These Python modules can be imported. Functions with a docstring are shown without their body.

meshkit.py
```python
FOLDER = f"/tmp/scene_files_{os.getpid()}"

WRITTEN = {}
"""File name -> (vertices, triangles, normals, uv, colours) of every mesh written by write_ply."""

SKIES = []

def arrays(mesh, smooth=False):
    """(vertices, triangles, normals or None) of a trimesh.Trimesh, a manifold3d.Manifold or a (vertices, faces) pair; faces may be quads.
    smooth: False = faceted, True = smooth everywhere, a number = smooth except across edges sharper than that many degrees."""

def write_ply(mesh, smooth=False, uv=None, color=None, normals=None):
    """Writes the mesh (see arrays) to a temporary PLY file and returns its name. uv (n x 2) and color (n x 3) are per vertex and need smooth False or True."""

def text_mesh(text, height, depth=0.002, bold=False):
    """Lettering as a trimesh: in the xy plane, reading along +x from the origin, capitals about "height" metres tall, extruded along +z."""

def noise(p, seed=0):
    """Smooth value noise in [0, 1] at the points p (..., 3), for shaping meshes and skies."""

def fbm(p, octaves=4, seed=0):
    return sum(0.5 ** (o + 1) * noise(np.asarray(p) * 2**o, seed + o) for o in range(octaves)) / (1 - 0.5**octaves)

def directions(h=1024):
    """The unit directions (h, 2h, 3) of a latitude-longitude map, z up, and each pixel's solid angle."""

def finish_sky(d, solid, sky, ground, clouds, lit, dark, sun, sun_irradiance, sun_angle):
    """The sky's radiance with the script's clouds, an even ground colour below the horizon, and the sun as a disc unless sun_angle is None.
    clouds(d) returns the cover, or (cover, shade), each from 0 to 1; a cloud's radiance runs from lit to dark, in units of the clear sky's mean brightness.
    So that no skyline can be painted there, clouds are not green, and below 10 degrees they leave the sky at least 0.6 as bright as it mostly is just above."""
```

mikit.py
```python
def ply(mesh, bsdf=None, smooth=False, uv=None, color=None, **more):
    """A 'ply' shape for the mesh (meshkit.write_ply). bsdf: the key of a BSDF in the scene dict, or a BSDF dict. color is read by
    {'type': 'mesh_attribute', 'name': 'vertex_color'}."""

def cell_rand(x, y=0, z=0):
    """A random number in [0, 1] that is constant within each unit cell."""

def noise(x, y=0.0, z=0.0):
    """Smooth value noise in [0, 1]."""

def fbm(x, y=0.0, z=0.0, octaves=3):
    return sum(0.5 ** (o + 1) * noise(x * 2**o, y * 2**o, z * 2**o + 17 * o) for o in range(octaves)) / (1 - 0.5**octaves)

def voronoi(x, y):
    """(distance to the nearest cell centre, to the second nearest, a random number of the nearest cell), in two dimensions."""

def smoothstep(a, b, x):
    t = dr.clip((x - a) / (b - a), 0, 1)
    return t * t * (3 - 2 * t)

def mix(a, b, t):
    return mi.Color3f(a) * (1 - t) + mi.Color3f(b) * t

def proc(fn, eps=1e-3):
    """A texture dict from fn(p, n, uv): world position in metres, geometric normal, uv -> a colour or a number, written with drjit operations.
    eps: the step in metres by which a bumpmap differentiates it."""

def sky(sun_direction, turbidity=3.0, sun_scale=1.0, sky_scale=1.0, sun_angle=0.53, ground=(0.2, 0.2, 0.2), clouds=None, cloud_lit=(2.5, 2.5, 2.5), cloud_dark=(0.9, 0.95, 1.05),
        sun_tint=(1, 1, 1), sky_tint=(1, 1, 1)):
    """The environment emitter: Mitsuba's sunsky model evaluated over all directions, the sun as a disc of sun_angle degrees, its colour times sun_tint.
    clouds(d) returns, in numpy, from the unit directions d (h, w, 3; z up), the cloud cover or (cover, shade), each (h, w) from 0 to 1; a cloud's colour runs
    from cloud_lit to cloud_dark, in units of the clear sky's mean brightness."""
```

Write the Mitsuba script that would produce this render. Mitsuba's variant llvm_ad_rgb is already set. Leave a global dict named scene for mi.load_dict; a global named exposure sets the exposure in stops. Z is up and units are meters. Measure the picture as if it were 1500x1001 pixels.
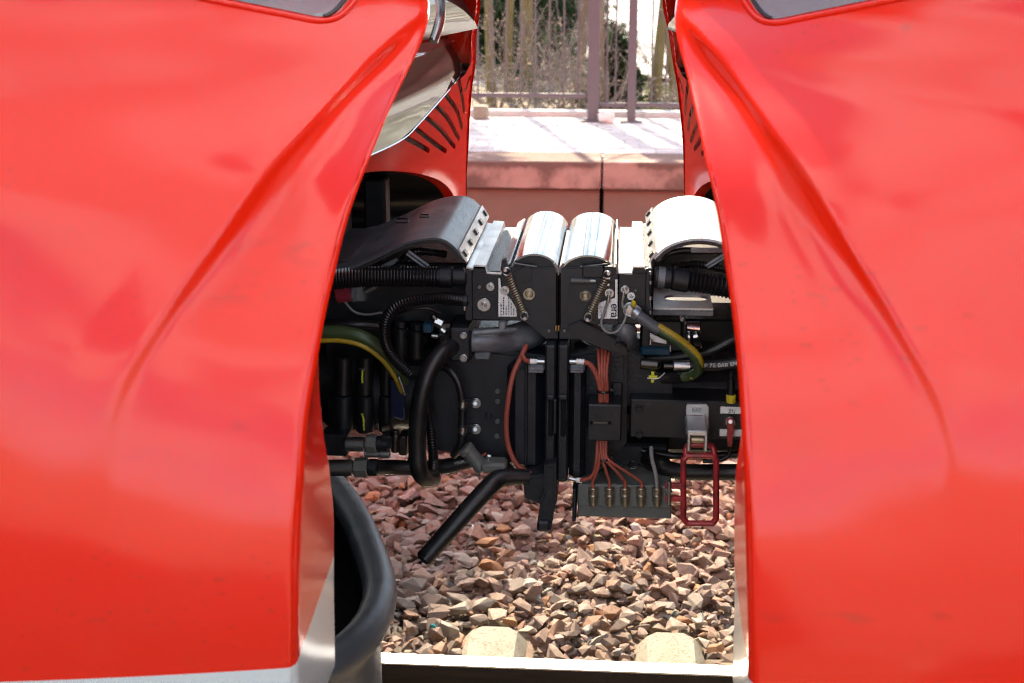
import math, random
import numpy as np, trimesh, mitsuba as mi, drjit as dr, mikit, meshkit
from shapely.geometry import Polygon, Point, LineString, box as sbox
from shapely import contains_xy
from scipy.spatial import Delaunay, ConvexHull
import manifold3d as m3

scene, labels = {}, {}
rng = np.random.default_rng(7)
random.seed(7)
T = mi.ScalarTransform4f

# ---------------------------------------------------------------- camera, sky, exposure
CX, CY, CZ, YAW, PIT, F = .1373, -3.3127, 2.1572, .07454, .27291, 2170.4
CAM = np.array([CX, CY, CZ])
FW = np.array([-math.sin(YAW)*math.cos(PIT), math.cos(YAW)*math.cos(PIT), -math.sin(PIT)])
RT = np.array([math.cos(YAW), math.sin(YAW), 0.0])
UP = np.cross(RT, FW)
scene['camera'] = {'type': 'thinlens', 'fov': 38.125, 'fov_axis': 'x', 'aperture_radius': .0048, 'focus_distance': 3.7,
                   'near_clip': .05, 'far_clip': 400.0,
                   'to_world': T().look_at(origin=CAM.tolist(), target=(CAM+FW).tolist(), up=[0, 0, 1])}
EL, AZ = math.radians(39), math.radians(14)
SUN = np.array([-math.sin(AZ)*math.cos(EL), math.cos(AZ)*math.cos(EL), math.sin(EL)])
exposure = 3.52


def clouds(d):
    n = meshkit.fbm(np.stack([d[..., 0]/(d[..., 2]+.25), d[..., 1]/(d[..., 2]+.25), 0*d[..., 0]], -1)*1.7+3.0, 5, 4)
    c = np.clip((n-.48)/.07, 0, 1)
    return c*c*(3-2*c)*.85, np.clip((n-.6)/.2, 0, 1)*.6


scene['sky'] = mikit.sky(SUN.tolist(), turbidity=3.2, clouds=clouds, ground=(.22, .2, .18), sky_tint=(1.0, .985, .95), sun_tint=(1.0, 1.0, 1.0))


# ---------------------------------------------------------------- helpers
def at(px, py, y):
    """The point of the plane at depth y (metres from the track's centre line) seen at a photo pixel."""
    d = FW+RT*(px-750)/F+UP*(500.5-py)/F
    return CAM+d*(y-CY)/d[1]


def atz(px, py, z):
    d = FW+RT*(px-750)/F+UP*(500.5-py)/F
    return CAM+d*(z-CZ)/d[2]


def P3(p):
    return at(p[0], p[1], p[2])


MPX = .00149
used = {}


def numbered(key):
    used[key] = used.get(key, -1)+1
    return key if used[key] == 0 else '%s_%03d' % (key, used[key])


def add(parent, name, mesh, mat, smooth=False, color=None, **extra):
    key = numbered((parent+'__' if parent else '')+name)
    if isinstance(mesh, list):
        mesh = trimesh.util.concatenate(mesh)
    scene[key] = mikit.ply(mesh, mat, smooth=smooth, color=color, **extra)
    return key


def thing(name, label, cat, group=None):
    key = numbered(name)
    labels[key] = {'label': label, 'category': cat}
    if group:
        labels[key]['group'] = group
    return key


def single(name, label, cat, mesh, mat, smooth=False, group=None):
    key = add(None, name, mesh, mat, smooth)
    labels[key] = {'label': label, 'category': cat}
    if group:
        labels[key]['group'] = group
    return key


def struct(name, mesh, mat, label, kind='structure', smooth=False, color=None):
    key = add(None, name, mesh, mat, smooth, color)
    labels[key] = {'label': label, 'category': name.replace('_', ' '), 'kind': kind}
    return key


def bevel_box(lo, hi, b=.003):
    lo, hi = np.minimum(lo, hi), np.maximum(lo, hi)
    b = min(b, *(hi-lo)*.3)
    pts = []
    for i in range(8):
        c = np.array([hi[k] if i >> k & 1 else lo[k] for k in range(3)])
        s = np.array([-1 if i >> k & 1 else 1 for k in range(3)])*b
        for k in range(3):
            q = c+s
            q[k] = c[k]
            pts.append(q)
    return trimesh.convex.convex_hull(np.array(pts))


def bx(x0, y0, x1, y1, near, far, b=.003):
    """A bevelled box whose near face spans two photo pixels on the plane y = near."""
    a, c = at(x0, y1, near), at(x1, y0, near)
    return bevel_box(np.array([a[0], near, a[2]]), np.array([c[0], far, c[2]]), b)


def prism(poly, near, far, b=.002):
    """A polygon in (x, z) extruded along y, its near rim chamfered."""
    g = poly if isinstance(poly, Polygon) else Polygon(poly)
    def ex(q, a, c):
        m = trimesh.creation.extrude_polygon(q, c-a, engine='earcut')
        v = m.vertices.copy()
        m.vertices = np.c_[v[:, 0], a+v[:, 2], v[:, 1]]
        m.faces = m.faces[:, ::-1]
        return m
    parts = [ex(g, near+b, far)]
    q = g.buffer(-b, join_style=2)
    if b > 0 and q.geom_type == 'Polygon' and not q.is_empty:
        parts.append(ex(q, near, near+b*1.5))
    return trimesh.util.concatenate(parts)


def poly(px, near, far, b=.002):
    return prism([tuple(at(x, y, near)[[0, 2]]) for x, y in px], near, far, b)


def spline(pts, n=12):
    p = np.asarray(pts, float)
    if len(p) < 3:
        return np.array([p[0]+(p[-1]-p[0])*t for t in np.linspace(0, 1, n)])
    q = np.vstack([2*p[0]-p[1], p, 2*p[-1]-p[-2]])
    out = []
    for i in range(1, len(q)-2):
        for t in np.arange(n)/n:
            a, b, c, d = q[i-1:i+3]
            out.append(.5*(2*b+(c-a)*t+(2*a-5*b+4*c-d)*t*t+(3*b-a-3*c+d)*t**3))
    out.append(p[-1])
    return np.array(out)


def resample(p, step):
    d = np.r_[0, np.cumsum(np.linalg.norm(np.diff(p, axis=0), axis=1))]
    n = max(2, int(d[-1]/step)+1)
    s = np.linspace(0, d[-1], n)
    return np.stack([np.interp(s, d, p[:, k]) for k in range(3)], 1), s


def tube(pts, r, sides=12, n=10, caps=True, smooth_path=True, rib=None, step=None):
    """A hose along points; r a number or per point; rib = (pitch, depth) corrugates it."""
    p = spline(pts, n) if smooth_path else np.asarray(pts, float)
    rr = None
    if np.ndim(r) > 0:
        rr = np.interp(np.linspace(0, 1, len(p)), np.linspace(0, 1, len(r)), r)
    if rib:
        m = np.linspace(0, 1, len(p))
        p, s = resample(p, rib[0]/4)
        base = r if rr is None else np.interp(np.linspace(0, 1, len(p)), m, rr)
        rr = base*(1+rib[1]*np.clip(1.4*np.sin(2*np.pi*s/rib[0]), -1, 1))
    elif step:
        p, s = resample(p, step)
    if rr is None:
        rr = np.full(len(p), float(r))
    t = np.gradient(p, axis=0)
    t /= np.linalg.norm(t, axis=1, keepdims=True)+1e-12
    a = np.cross(t[0], [0, 0, 1.0] if abs(t[0][2]) < .9 else [1.0, 0, 0])
    a /= np.linalg.norm(a)
    ang = np.arange(sides)*2*np.pi/sides
    V = []
    for i in range(len(p)):
        a = a-t[i]*(a@t[i])
        a /= np.linalg.norm(a)+1e-12
        b = np.cross(t[i], a)
        V.append(p[i]+rr[i]*(np.cos(ang)[:, None]*a+np.sin(ang)[:, None]*b))
    V = np.vstack(V)
    k = len(p)
    i, j = np.meshgrid(np.arange(k-1), np.arange(sides), indexing='ij')
    A, B = i*sides+j, i*sides+(j+1) % sides
    q = np.stack([A, B, B+sides, A+sides], -1).reshape(-1, 4)
    f = np.vstack([q[:, [0, 1, 2]], q[:, [0, 2, 3]]])
    if caps:
        V = np.vstack([V, p[0], p[-1]])
        j = np.arange(sides)
        f = np.vstack([f, np.stack([0*j+len(V)-2, (j+1) % sides, j], 1), np.stack([0*j+len(V)-1, (k-1)*sides+j, (k-1)*sides+(j+1) % sides], 1)])
    return trimesh.Trimesh(V, f, process=False)


def hose(px, r, **k):
    return tube([P3(p) for p in px], r, **k)


def rod(a, b, r, sides=20, ch=.15):
    """A straight round bar with chamfered ends."""
    a, b = np.asarray(a, float), np.asarray(b, float)
    d = (b-a)/np.linalg.norm(b-a)
    c = min(r*ch, np.linalg.norm(b-a)*.3)
    return tube([a, a+d*c, b-d*c, b], [r-c, r, r, r-c], sides=sides, smooth_path=False) if True else None


def prod(px, r, **k):
    return rod(P3(px[0]), P3(px[1]), r, **k)


def hexnut(a, b, r):
    m = rod(a, b, r, sides=6, ch=.12)
    return m


def disc(px, py, y, r, d=.006, sides=24):
    """A round head facing the platform side."""
    c = at(px, py, y)
    return rod(c, c-np.array([0, d, 0]), r*MPX, sides=sides)


def ring(px, py, y, r, w, d=.004):
    c = at(px, py, y)
    ang = np.linspace(0, 2*np.pi, 33)
    p = np.stack([c[0]+np.cos(ang)*r*MPX, 0*ang+c[1]-d*.5, c[2]+np.sin(ang)*r*MPX], 1)
    return tube(p, w*MPX, sides=8, smooth_path=False, caps=False)


def bolt(parent, px, py, y, r, mat='steel', socket=True, washer=None, label=None):
    """A screw head (with washer) as one part."""
    ms = []
    if washer:
        ms.append(disc(px, py, y, washer, .003))
        y = y-.003
    c = at(px, py, y)
    if socket:
        ms.append(disc(px, py, y, r, .006))
        ms.append(ring(px, py, y-.006, r*.5, r*.16))
    else:
        ms.append(hexnut(c, c-np.array([0, .008, 0]), r*MPX))
    k = add(parent, 'bolt', ms, mat, 40)
    return k


def text(s, height, origin, d1, d2, mat, parent, name='lettering', bold=False, depth=.0006):
    m = meshkit.text_mesh(s, height, depth, bold)
    v = m.vertices
    n = np.cross(d1, d2)
    m.vertices = np.asarray(origin)+v[:, :1]*np.asarray(d1)+v[:, 1:2]*np.asarray(d2)+v[:, 2:]*n
    return add(parent, name, m, mat)


def patch(g, step, fn, extra=None):
    """A polygon (with holes) of a parameter plane filled with points step apart and carried to space by fn(u, v)."""
    bd = []
    for ringline in [g.exterior, *g.interiors]:
        L = ringline.length
        n = max(8, int(L/(step*.7)))
        pts = [ringline.interpolate(L*i/n) for i in range(n)]
        bd += [(p.x, p.y) for p in pts]+list(ringline.coords)[:-1]
    bd = np.unique(np.round(np.array(bd), 6), axis=0)
    x0, y0, x1, y1 = g.bounds
    X, Y = np.meshgrid(np.arange(x0+step/2, x1, step), np.arange(y0+step/2, y1, step))
    X = X+(np.arange(X.shape[0]) % 2)[:, None]*step*.5
    inner = g.buffer(-step*.45)
    q = np.c_[X.ravel(), Y.ravel()]
    if extra is not None:
        q = np.vstack([q, extra])
    q = q[contains_xy(inner, q[:, 0], q[:, 1])]
    p = np.vstack([bd, q])
    tri = Delaunay(p).simplices
    c = p[tri].mean(1)
    ar = np.abs(np.cross(p[tri[:, 1]]-p[tri[:, 0]], p[tri[:, 2]]-p[tri[:, 0]]))
    tri = tri[contains_xy(g, c[:, 0], c[:, 1]) & (ar > 1e-9)]
    v = fn(p[:, 0], p[:, 1])
    return trimesh.Trimesh(v, tri, process=False)


def grid(U, V, fn):
    u, v = np.meshgrid(U, V, indexing='ij')
    p = fn(u.ravel(), v.ravel())
    a, b = len(U), len(V)
    i, j = np.meshgrid(np.arange(a-1), np.arange(b-1), indexing='ij')
    A = i*b+j
    q = np.stack([A, A+1, A+b+1, A+b], -1).reshape(-1, 4)
    return trimesh.Trimesh(p, np.vstack([q[:, [0, 1, 2]], q[:, [0, 2, 3]]]), process=False)


def sheet(profile, near, far, th, ny=2):
    """A bent sheet: a profile of (x, z) points extruded along y with thickness th downward."""
    p = np.asarray(profile, float)
    d = np.gradient(p, axis=0)
    nrm = np.c_[-d[:, 1], d[:, 0]]
    nrm /= np.linalg.norm(nrm, axis=1, keepdims=True)+1e-12
    nrm *= np.sign(nrm[len(nrm)//2, 1])
    q = np.vstack([p, (p-nrm*th)[::-1]])
    g = Polygon(q)
    if not g.is_valid:
        g = g.buffer(0)
        if g.geom_type != 'Polygon':
            g = max(g.geoms, key=lambda t: t.area)
    return prism(g, near, far, 0)


def prof(px, near, n=6, sp=True):
    p = np.array([at(x, y, near) for x, y in px])
    return (spline(p, n) if sp else p)[:, [0, 2]]


# ---------------------------------------------------------------- materials
def rgb(*c):
    return {'type': 'rgb', 'value': list(c)}


def principled(base, rough=.5, metal=0.0, spec=.5, cc=0.0, ccg=.9, sheen=0.0):
    b = base if isinstance(base, dict) else rgb(*base)
    r = rough if isinstance(rough, dict) else float(rough)
    d = {'type': 'principled', 'base_color': b, 'roughness': r, 'metallic': float(metal), 'specular': float(spec)}
    if cc:
        d.update(clearcoat=float(cc), clearcoat_gloss=float(ccg))
    return {'type': 'twosided', 'bsdf': d}


def bump(b, fn, scale=1.0, eps=1e-3):
    return {'type': 'twosided', 'bsdf': {'type': 'bumpmap', 'arbitrary': mikit.proc(fn, eps), 'scale': scale, 'bsdf': b['bsdf']}}


def mat(name, d):
    scene[name] = d
    return name


fbm, noise, sstep, mixc = mikit.fbm, mikit.noise, mikit.smoothstep, mikit.mix


SMEARS = []
for qx, qy, rx, rz, a in ((428, 390, .035, .016, .75), (330, 440, .05, .01, .5), (355, 385, .03, .03, .35), (1225, 852, .035, .007, .6), (1350, 840, .012, .006, .6), (1374, 55, .008, .008, .8), (1122, 862, .02, .012, .5), (1235, 575, .01, .008, .5), (1300, 440, .012, .02, .35), (365, 610, .014, .012, .4)):
    q = at(qx, qy, -1.16)
    SMEARS.append((float(q[0]), float(q[2]), rx, rz, a))


def red_fn(p, n, uv):
    ay = dr.abs(p.y)
    front = sstep(1.262, 1.258, ay)
    line = 1.047+dr.maximum(1.26-ay, 0)*.16
    white = dr.select(p.z < line, 1.0, 0.0)
    dirt = sstep(.56, .8, fbm(p.x*5+3, p.y*5, p.z*7, 4))*.08
    low = sstep(1.30, .80, p.z)*.22
    g = mi.Float(0.0)
    for cx_, cz_, rx, rz, a in SMEARS:
        g = dr.maximum(g, a*dr.exp(-dr.square((p.x-cx_)/rx)-dr.square((p.z-cz_)/rz)))
    scuff = .8*g*sstep(.35, .65, fbm(p.x*26, p.y*9, p.z*44, 4))+.28*sstep(.82, .85, noise(p.x*90, p.y*90, p.z*90))*sstep(.6, .7, noise(p.x*5, 1.0, p.z*5))
    col = mixc((.73, .019, .005), (.38, .033, .017), dr.clip(dirt+low+scuff, 0, 1))
    wcol = mixc((.58, .59, .57), (.38, .37, .35), dr.clip(dirt*2+low, 0, 1))
    return mixc(col, wcol, white)


mat('red_paint', {'type': 'twosided', 'bsdf': {'type': 'roughplastic', 'distribution': 'ggx', 'alpha': .016, 'int_ior': 1.55, 'nonlinear': False, 'diffuse_reflectance': mikit.proc(red_fn)}})


def black_fn(a, b, k, dust):
    def f(p, n, uv):
        t = fbm(p.x*k, p.y*k, p.z*k, 4)
        up = sstep(.2, 1.0, n.z)
        return mixc(a, b, dr.clip(sstep(.35, .75, t)*.8+up*dust, 0, 1))
    return f


mat('black_paint', principled(mikit.proc(black_fn((.0045, .0056, .0085), (.0095, .0108, .0145), 22, .5)), .42, spec=.5))
mat('black_cast', bump(principled(mikit.proc(black_fn((.004, .005, .0082), (.010, .0115, .0155), 30, .7)), .5, spec=.5),
                       lambda p, n, uv: fbm(p.x*180, p.y*180, p.z*180, 2)*.0006, 1.0))
mat('blue_black', principled(mikit.proc(black_fn((.0065, .008, .013), (.012, .0135, .019), 14, .4)), .38, spec=.5))
mat('rubber', principled(mikit.proc(black_fn((.006, .006, .0068), (.012, .012, .013), 40, .3)), .38, spec=.5))
mat('plastic_black', principled((.007, .007, .008), .25, spec=.5))
mat('dark_void', principled((.004, .004, .005), .8, spec=.2))
mat('bumper_grey', principled(mikit.proc(lambda p, n, uv: mixc((.065, .07, .08), (.10, .105, .112), sstep(.4, .7, fbm(p.x*9, p.y*9, p.z*9, 4)))), .42, spec=.5))
mat('grey_cast', principled(mikit.proc(lambda p, n, uv: mixc((.11, .12, .135), (.2, .21, .225), sstep(.35, .7, fbm(p.x*25, p.y*25, p.z*25, 3)))), .38, metal=.2))
mat('grey_paint', principled((.105, .11, .102), .45))
mat('steel', principled((.52, .52, .51), .3, metal=1.0))
mat('zinc', principled(mikit.proc(lambda p, n, uv: mixc((.42, .43, .43), (.7, .71, .71), sstep(.3, .7, fbm(p.x*16, p.y*9, p.z*30, 4)))), mikit.proc(lambda p, n, uv: .28+.2*fbm(p.x*30, p.y*8, p.z*30, 3)), metal=.85))
mat('stainless', principled(mikit.proc(lambda p, n, uv: mixc((.40, .40, .41), (.24, .25, .26), sstep(.5, .62, fbm(p.x*34, p.y*9, 2.0, 3)))), mikit.proc(lambda p, n, uv: .07+.10*fbm(p.x*20, p.y*5, p.z*20, 3)), metal=1.0))
mat('brass', principled((.55, .42, .18), .3, metal=1.0))
mat('dull_brass', principled((.42, .37, .27), .32, metal=.9))
mat('dark_steel', principled((.1, .095, .09), .35, metal=1.0))


def cover_fn(p, n, uv):
    t = fbm(p.x*10, p.y*7, p.z*10, 4)
    s = sstep(.58, .72, fbm(p.x*30, p.y*9, p.z*30+3, 3))
    return mixc(mixc((.042, .048, .056), (.075, .082, .092), sstep(.3, .7, t)), (.03, .033, .036), s*.6)


mat('cover_grey', principled(mikit.proc(cover_fn), .38, metal=.25))
mat('cover_pale', principled((.55, .57, .6), .4, metal=.1))
mat('label_white', principled((.8, .8, .78), .4))
mat('print_dark', principled((.02, .025, .035), .5))
mat('print_grey', principled((.12, .12, .12), .5))
mat('print_white', principled((.6, .6, .6), .5))
mat('wire_red', principled((.31, .07, .045), .42))
mat('wire_grey', principled((.22, .21, .2), .45))
mat('handle_red', principled(mikit.proc(lambda p, n, uv: mixc((.34, .02, .026), (.18, .018, .02), sstep(.5, .75, fbm(p.x*45, p.y*45, p.z*45, 3)))), .32, cc=.5))
mat('yellow', principled((.55, .43, .02), .4))
mat('yellow_print', principled((.6, .6, .03), .5))
mat('blue_part', principled((.008, .05, .09), .4))
mat('navy_enamel', principled((.012, .018, .06), .3))
mat('tail_red', principled((.2, .012, .018), .12, spec=.6))
mat('reflector_red', principled((.28, .03, .05), .15, spec=.6))
mat('glass_dark', principled((.115, .13, .128), .06, metal=.85, spec=.6, cc=1.0, ccg=1.0))
mat('window_glass', principled((.17, .20, .215), .03, spec=.6, cc=1.0, ccg=1.0))
mat('chrome_trim', principled((.6, .6, .62), .18, metal=1.0))


def earth_fn(p, n, uv):
    # two helical colours, green and yellow, split along the cable
    return mixc((.07, .10, .018), (.42, .27, .02), sstep(.45, .55, noise(p.x*9+2, 0.0, p.z*40)))


mat('earth_green', principled((.035, .06, .02), .42))
mat('earth_yellow', principled((.36, .24, .015), .42))

STONES = []
stone_fns = {}
tones = [(0.24, 0.164, 0.126), (0.194, 0.132, 0.102), (0.294, 0.22, 0.172), (0.181, 0.14, 0.114), (0.255, 0.152, 0.102), (0.255, 0.212, 0.176), (0.348, 0.296, 0.237), (0.217, 0.156, 0.123), (0.294, 0.148, 0.073), (0.279, 0.256, 0.229)]
for i, t in enumerate(tones):
    if i < 5:
        def f(p, n, uv, t=t, i=i):
            w = sstep(.4, .75, fbm(p.x*55+i, p.y*55, p.z*55, 3))
            q = sstep(.6, .7, noise(p.x*420, p.y*420, p.z*420))*.35
            return mixc(mixc(t, tuple(1.3*c for c in t), w), tuple(.55*c for c in t), q)
        STONES.append(mat('stone_%d' % i, principled(mikit.proc(f), .75, spec=.3)))
    else:
        STONES.append(mat('stone_%d' % i, principled(t, .75, spec=.3)))
mat('stone_mass', principled({'type': 'mesh_attribute', 'name': 'vertex_color'}, .78, spec=.3))
mat('ballast_bed', principled(mikit.proc(lambda p, n, uv: mixc((.16, .11, .085), (.26, .185, .14), fbm(p.x*30, p.y*30, p.z*30, 3))), .9))
mat('concrete', principled(mikit.proc(lambda p, n, uv: mixc(mixc((.25, .235, .188), (.33, .31, .25), fbm(p.x*12, p.y*12, p.z*12, 4)), (.15, .13, .09), sstep(.62, .7, fbm(p.x*140, p.y*140, p.z*140, 2))*.7)), .85, spec=.3))
mat('rail_side', principled(mikit.proc(lambda p, n, uv: mixc((.032, .027, .023), (.075, .058, .045), fbm(p.x*8, p.y*30, p.z*40, 4))), .75, metal=.2))
mat('rail_top', principled((.7, .69, .67), .33, metal=.9))


def coping_fn(p, n, uv):
    st = sstep(.36, .6, fbm(p.x*6, p.y*6, p.z*4, 5)+.22*sstep(.7, .76, p.z)+.18*sstep(.61, .59, p.z))
    return mixc(mixc((.37, .265, .225), (.48, .355, .305), fbm(p.x*20, p.y*20, p.z*20, 3)), (.13, .09, .075), st*.85)


mat('coping_stone', principled(mikit.proc(coping_fn), .85, spec=.3))
mat('wall_stone', principled(mikit.proc(lambda p, n, uv: mixc((.20, .15, .118), (.255, .192, .152), fbm(p.x*3, p.y*3, p.z*9, 4))), .85, spec=.3))
PAVE = []
for i, t in enumerate([(.48, .47, .46), (.54, .53, .52), (.45, .44, .435)]):
    PAVE.append(mat('paver_%d' % i, principled(mikit.proc(lambda p, n, uv, t=t: mixc(t, tuple(.72*c for c in t), sstep(.5, .75, fbm(p.x*14, p.y*14, p.z*14, 4)))), .85, spec=.3)))


def pave_fn(p, n, uv):
    u, v = p.x/.2, p.y/.2
    j = dr.minimum(dr.minimum(u-dr.floor(u), 1-u+dr.floor(u)), dr.minimum(v-dr.floor(v), 1-v+dr.floor(v)))
    return mixc((.14, .13, .12), mixc((.44, .43, .42), (.52, .51, .50), fbm(p.x*7, p.y*7, 0, 4)), sstep(.02, .05, j))


mat('paving', principled(mikit.proc(pave_fn), .85, spec=.3))
mat('asphalt', principled(mikit.proc(lambda p, n, uv: mixc((.13, .125, .12), (.19, .185, .18), fbm(p.x*3, p.y*3, 0, 4))), .85, spec=.3))
mat('fence_paint', principled((.108, .104, .118), .45))
mat('litter_ground', principled(mikit.proc(lambda p, n, uv: mixc(mixc((.30, .26, .215), (.17, .16, .125), sstep(.35, .65, fbm(p.x*1.3, p.y*1.3, 0, 4))), (.62, .60, .56), sstep(.55, .68, fbm(p.x*2.3, p.y*1.1, 3, 4)))), .95, spec=.2))
mat('path_gravel', principled(mikit.proc(lambda p, n, uv: mixc((.50, .49, .46), (.6, .59, .57), fbm(p.x*4, p.y*4, 0, 4))), .9, spec=.2))
mat('bark_moss', principled(mikit.proc(lambda p, n, uv: mixc(mixc((.12, .105, .045), (.2, .18, .09), fbm(p.x*14, p.y*14, p.z*5, 4)), (.15, .13, .105), sstep(.5, .65, fbm(p.x*5, p.y*5, p.z*2, 3)))), .95, spec=.2))
mat('bark_brown', principled(mikit.proc(lambda p, n, uv: mixc((.13, .10, .075), (.24, .19, .15), fbm(p.x*18, p.y*18, p.z*5, 4))), .95, spec=.2))
mat('twig', principled((.19, .17, .15), .9))
for nm, c in (('needle', (.035, .06, .03)), ('needle_pale', (.07, .095, .06)), ('dry_leaf', (.36, .31, .26)), ('grass_green', (.12, .15, .05))):
    mat(nm, {'type': 'principledthin', 'base_color': rgb(*c), 'roughness': .6, 'diff_trans': .7})
mat('render_wall', principled((.38, .34, .29), .9))
mat('roof_grey', principled((.1, .1, .1), .7))
mat('teal_glass', principled((.03, .25, .25), .2, spec=.6))
mat('white_scrap', principled((.7, .7, .66), .6))

# ---------------------------------------------------------------- the setting: ballast, tracks, platforms
def slab(x0, y0, z0, x1, y1, z1):
    return bevel_box(np.array([x0, y0, z0]), np.array([x1, y1, z1]), .002)


struct('ground', grid(np.array([-45, 0, 45.0]), np.array([-60, -20, -1.9, 1, 6.2, 60.0]), lambda u, v: np.c_[u, v, np.full(len(u), -.34)]), 'ballast_bed', 'brown ground below both tracks and platforms')
ballast = struct('ballast', grid(np.linspace(-14, 14, 57), np.linspace(-1.64, 5.72, 31), lambda u, v: np.c_[u, v, -.235+.02*meshkit.noise(np.c_[u*3, v*3, 0*u])]), 'ballast_bed', 'bed of reddish brown crushed stone ballast under and beside the rails')


def stone_shape(i):
    r = np.random.default_rng(100+i)
    p = r.normal(size=(15, 3))
    p /= np.linalg.norm(p, axis=1, keepdims=True)
    p *= r.uniform(.74, 1.1, (15, 1))
    p *= np.array([1, r.uniform(.62, .95), r.uniform(.34, .66)])
    m = trimesh.convex.convex_hull(p)
    m.vertices -= m.centroid
    return m


SHAPES = [stone_shape(i) for i in range(26)]


def rotmat(a, b, c):
    return trimesh.transformations.euler_matrix(a, b, c)[:3, :3]


def visible_px(p):
    q = np.asarray(p)-CAM
    z = q@FW
    return 750+F*(q@RT)/z, 500.5-F*(q@UP)/z, z


blocked = []          # (x0, x1, y0, y1) where sleepers and rails lie


def in_sleeper(x, y, m=.0):
    k = np.round((x-SL0)/.6)
    dx = np.abs(x-SL0-.6*k)
    inrail = np.zeros(len(x), bool)
    for yt in (0, 4.0):
        inrail |= (np.abs(y-yt) < (1.365 if yt == 0 else .86)+m) & (dx < .108+m)
        for s in (-.755, .755):
            inrail |= np.abs(y-yt-s) < .075+m
    return inrail


SL0 = float(atz(722, 945, -.19)[0])
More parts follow.
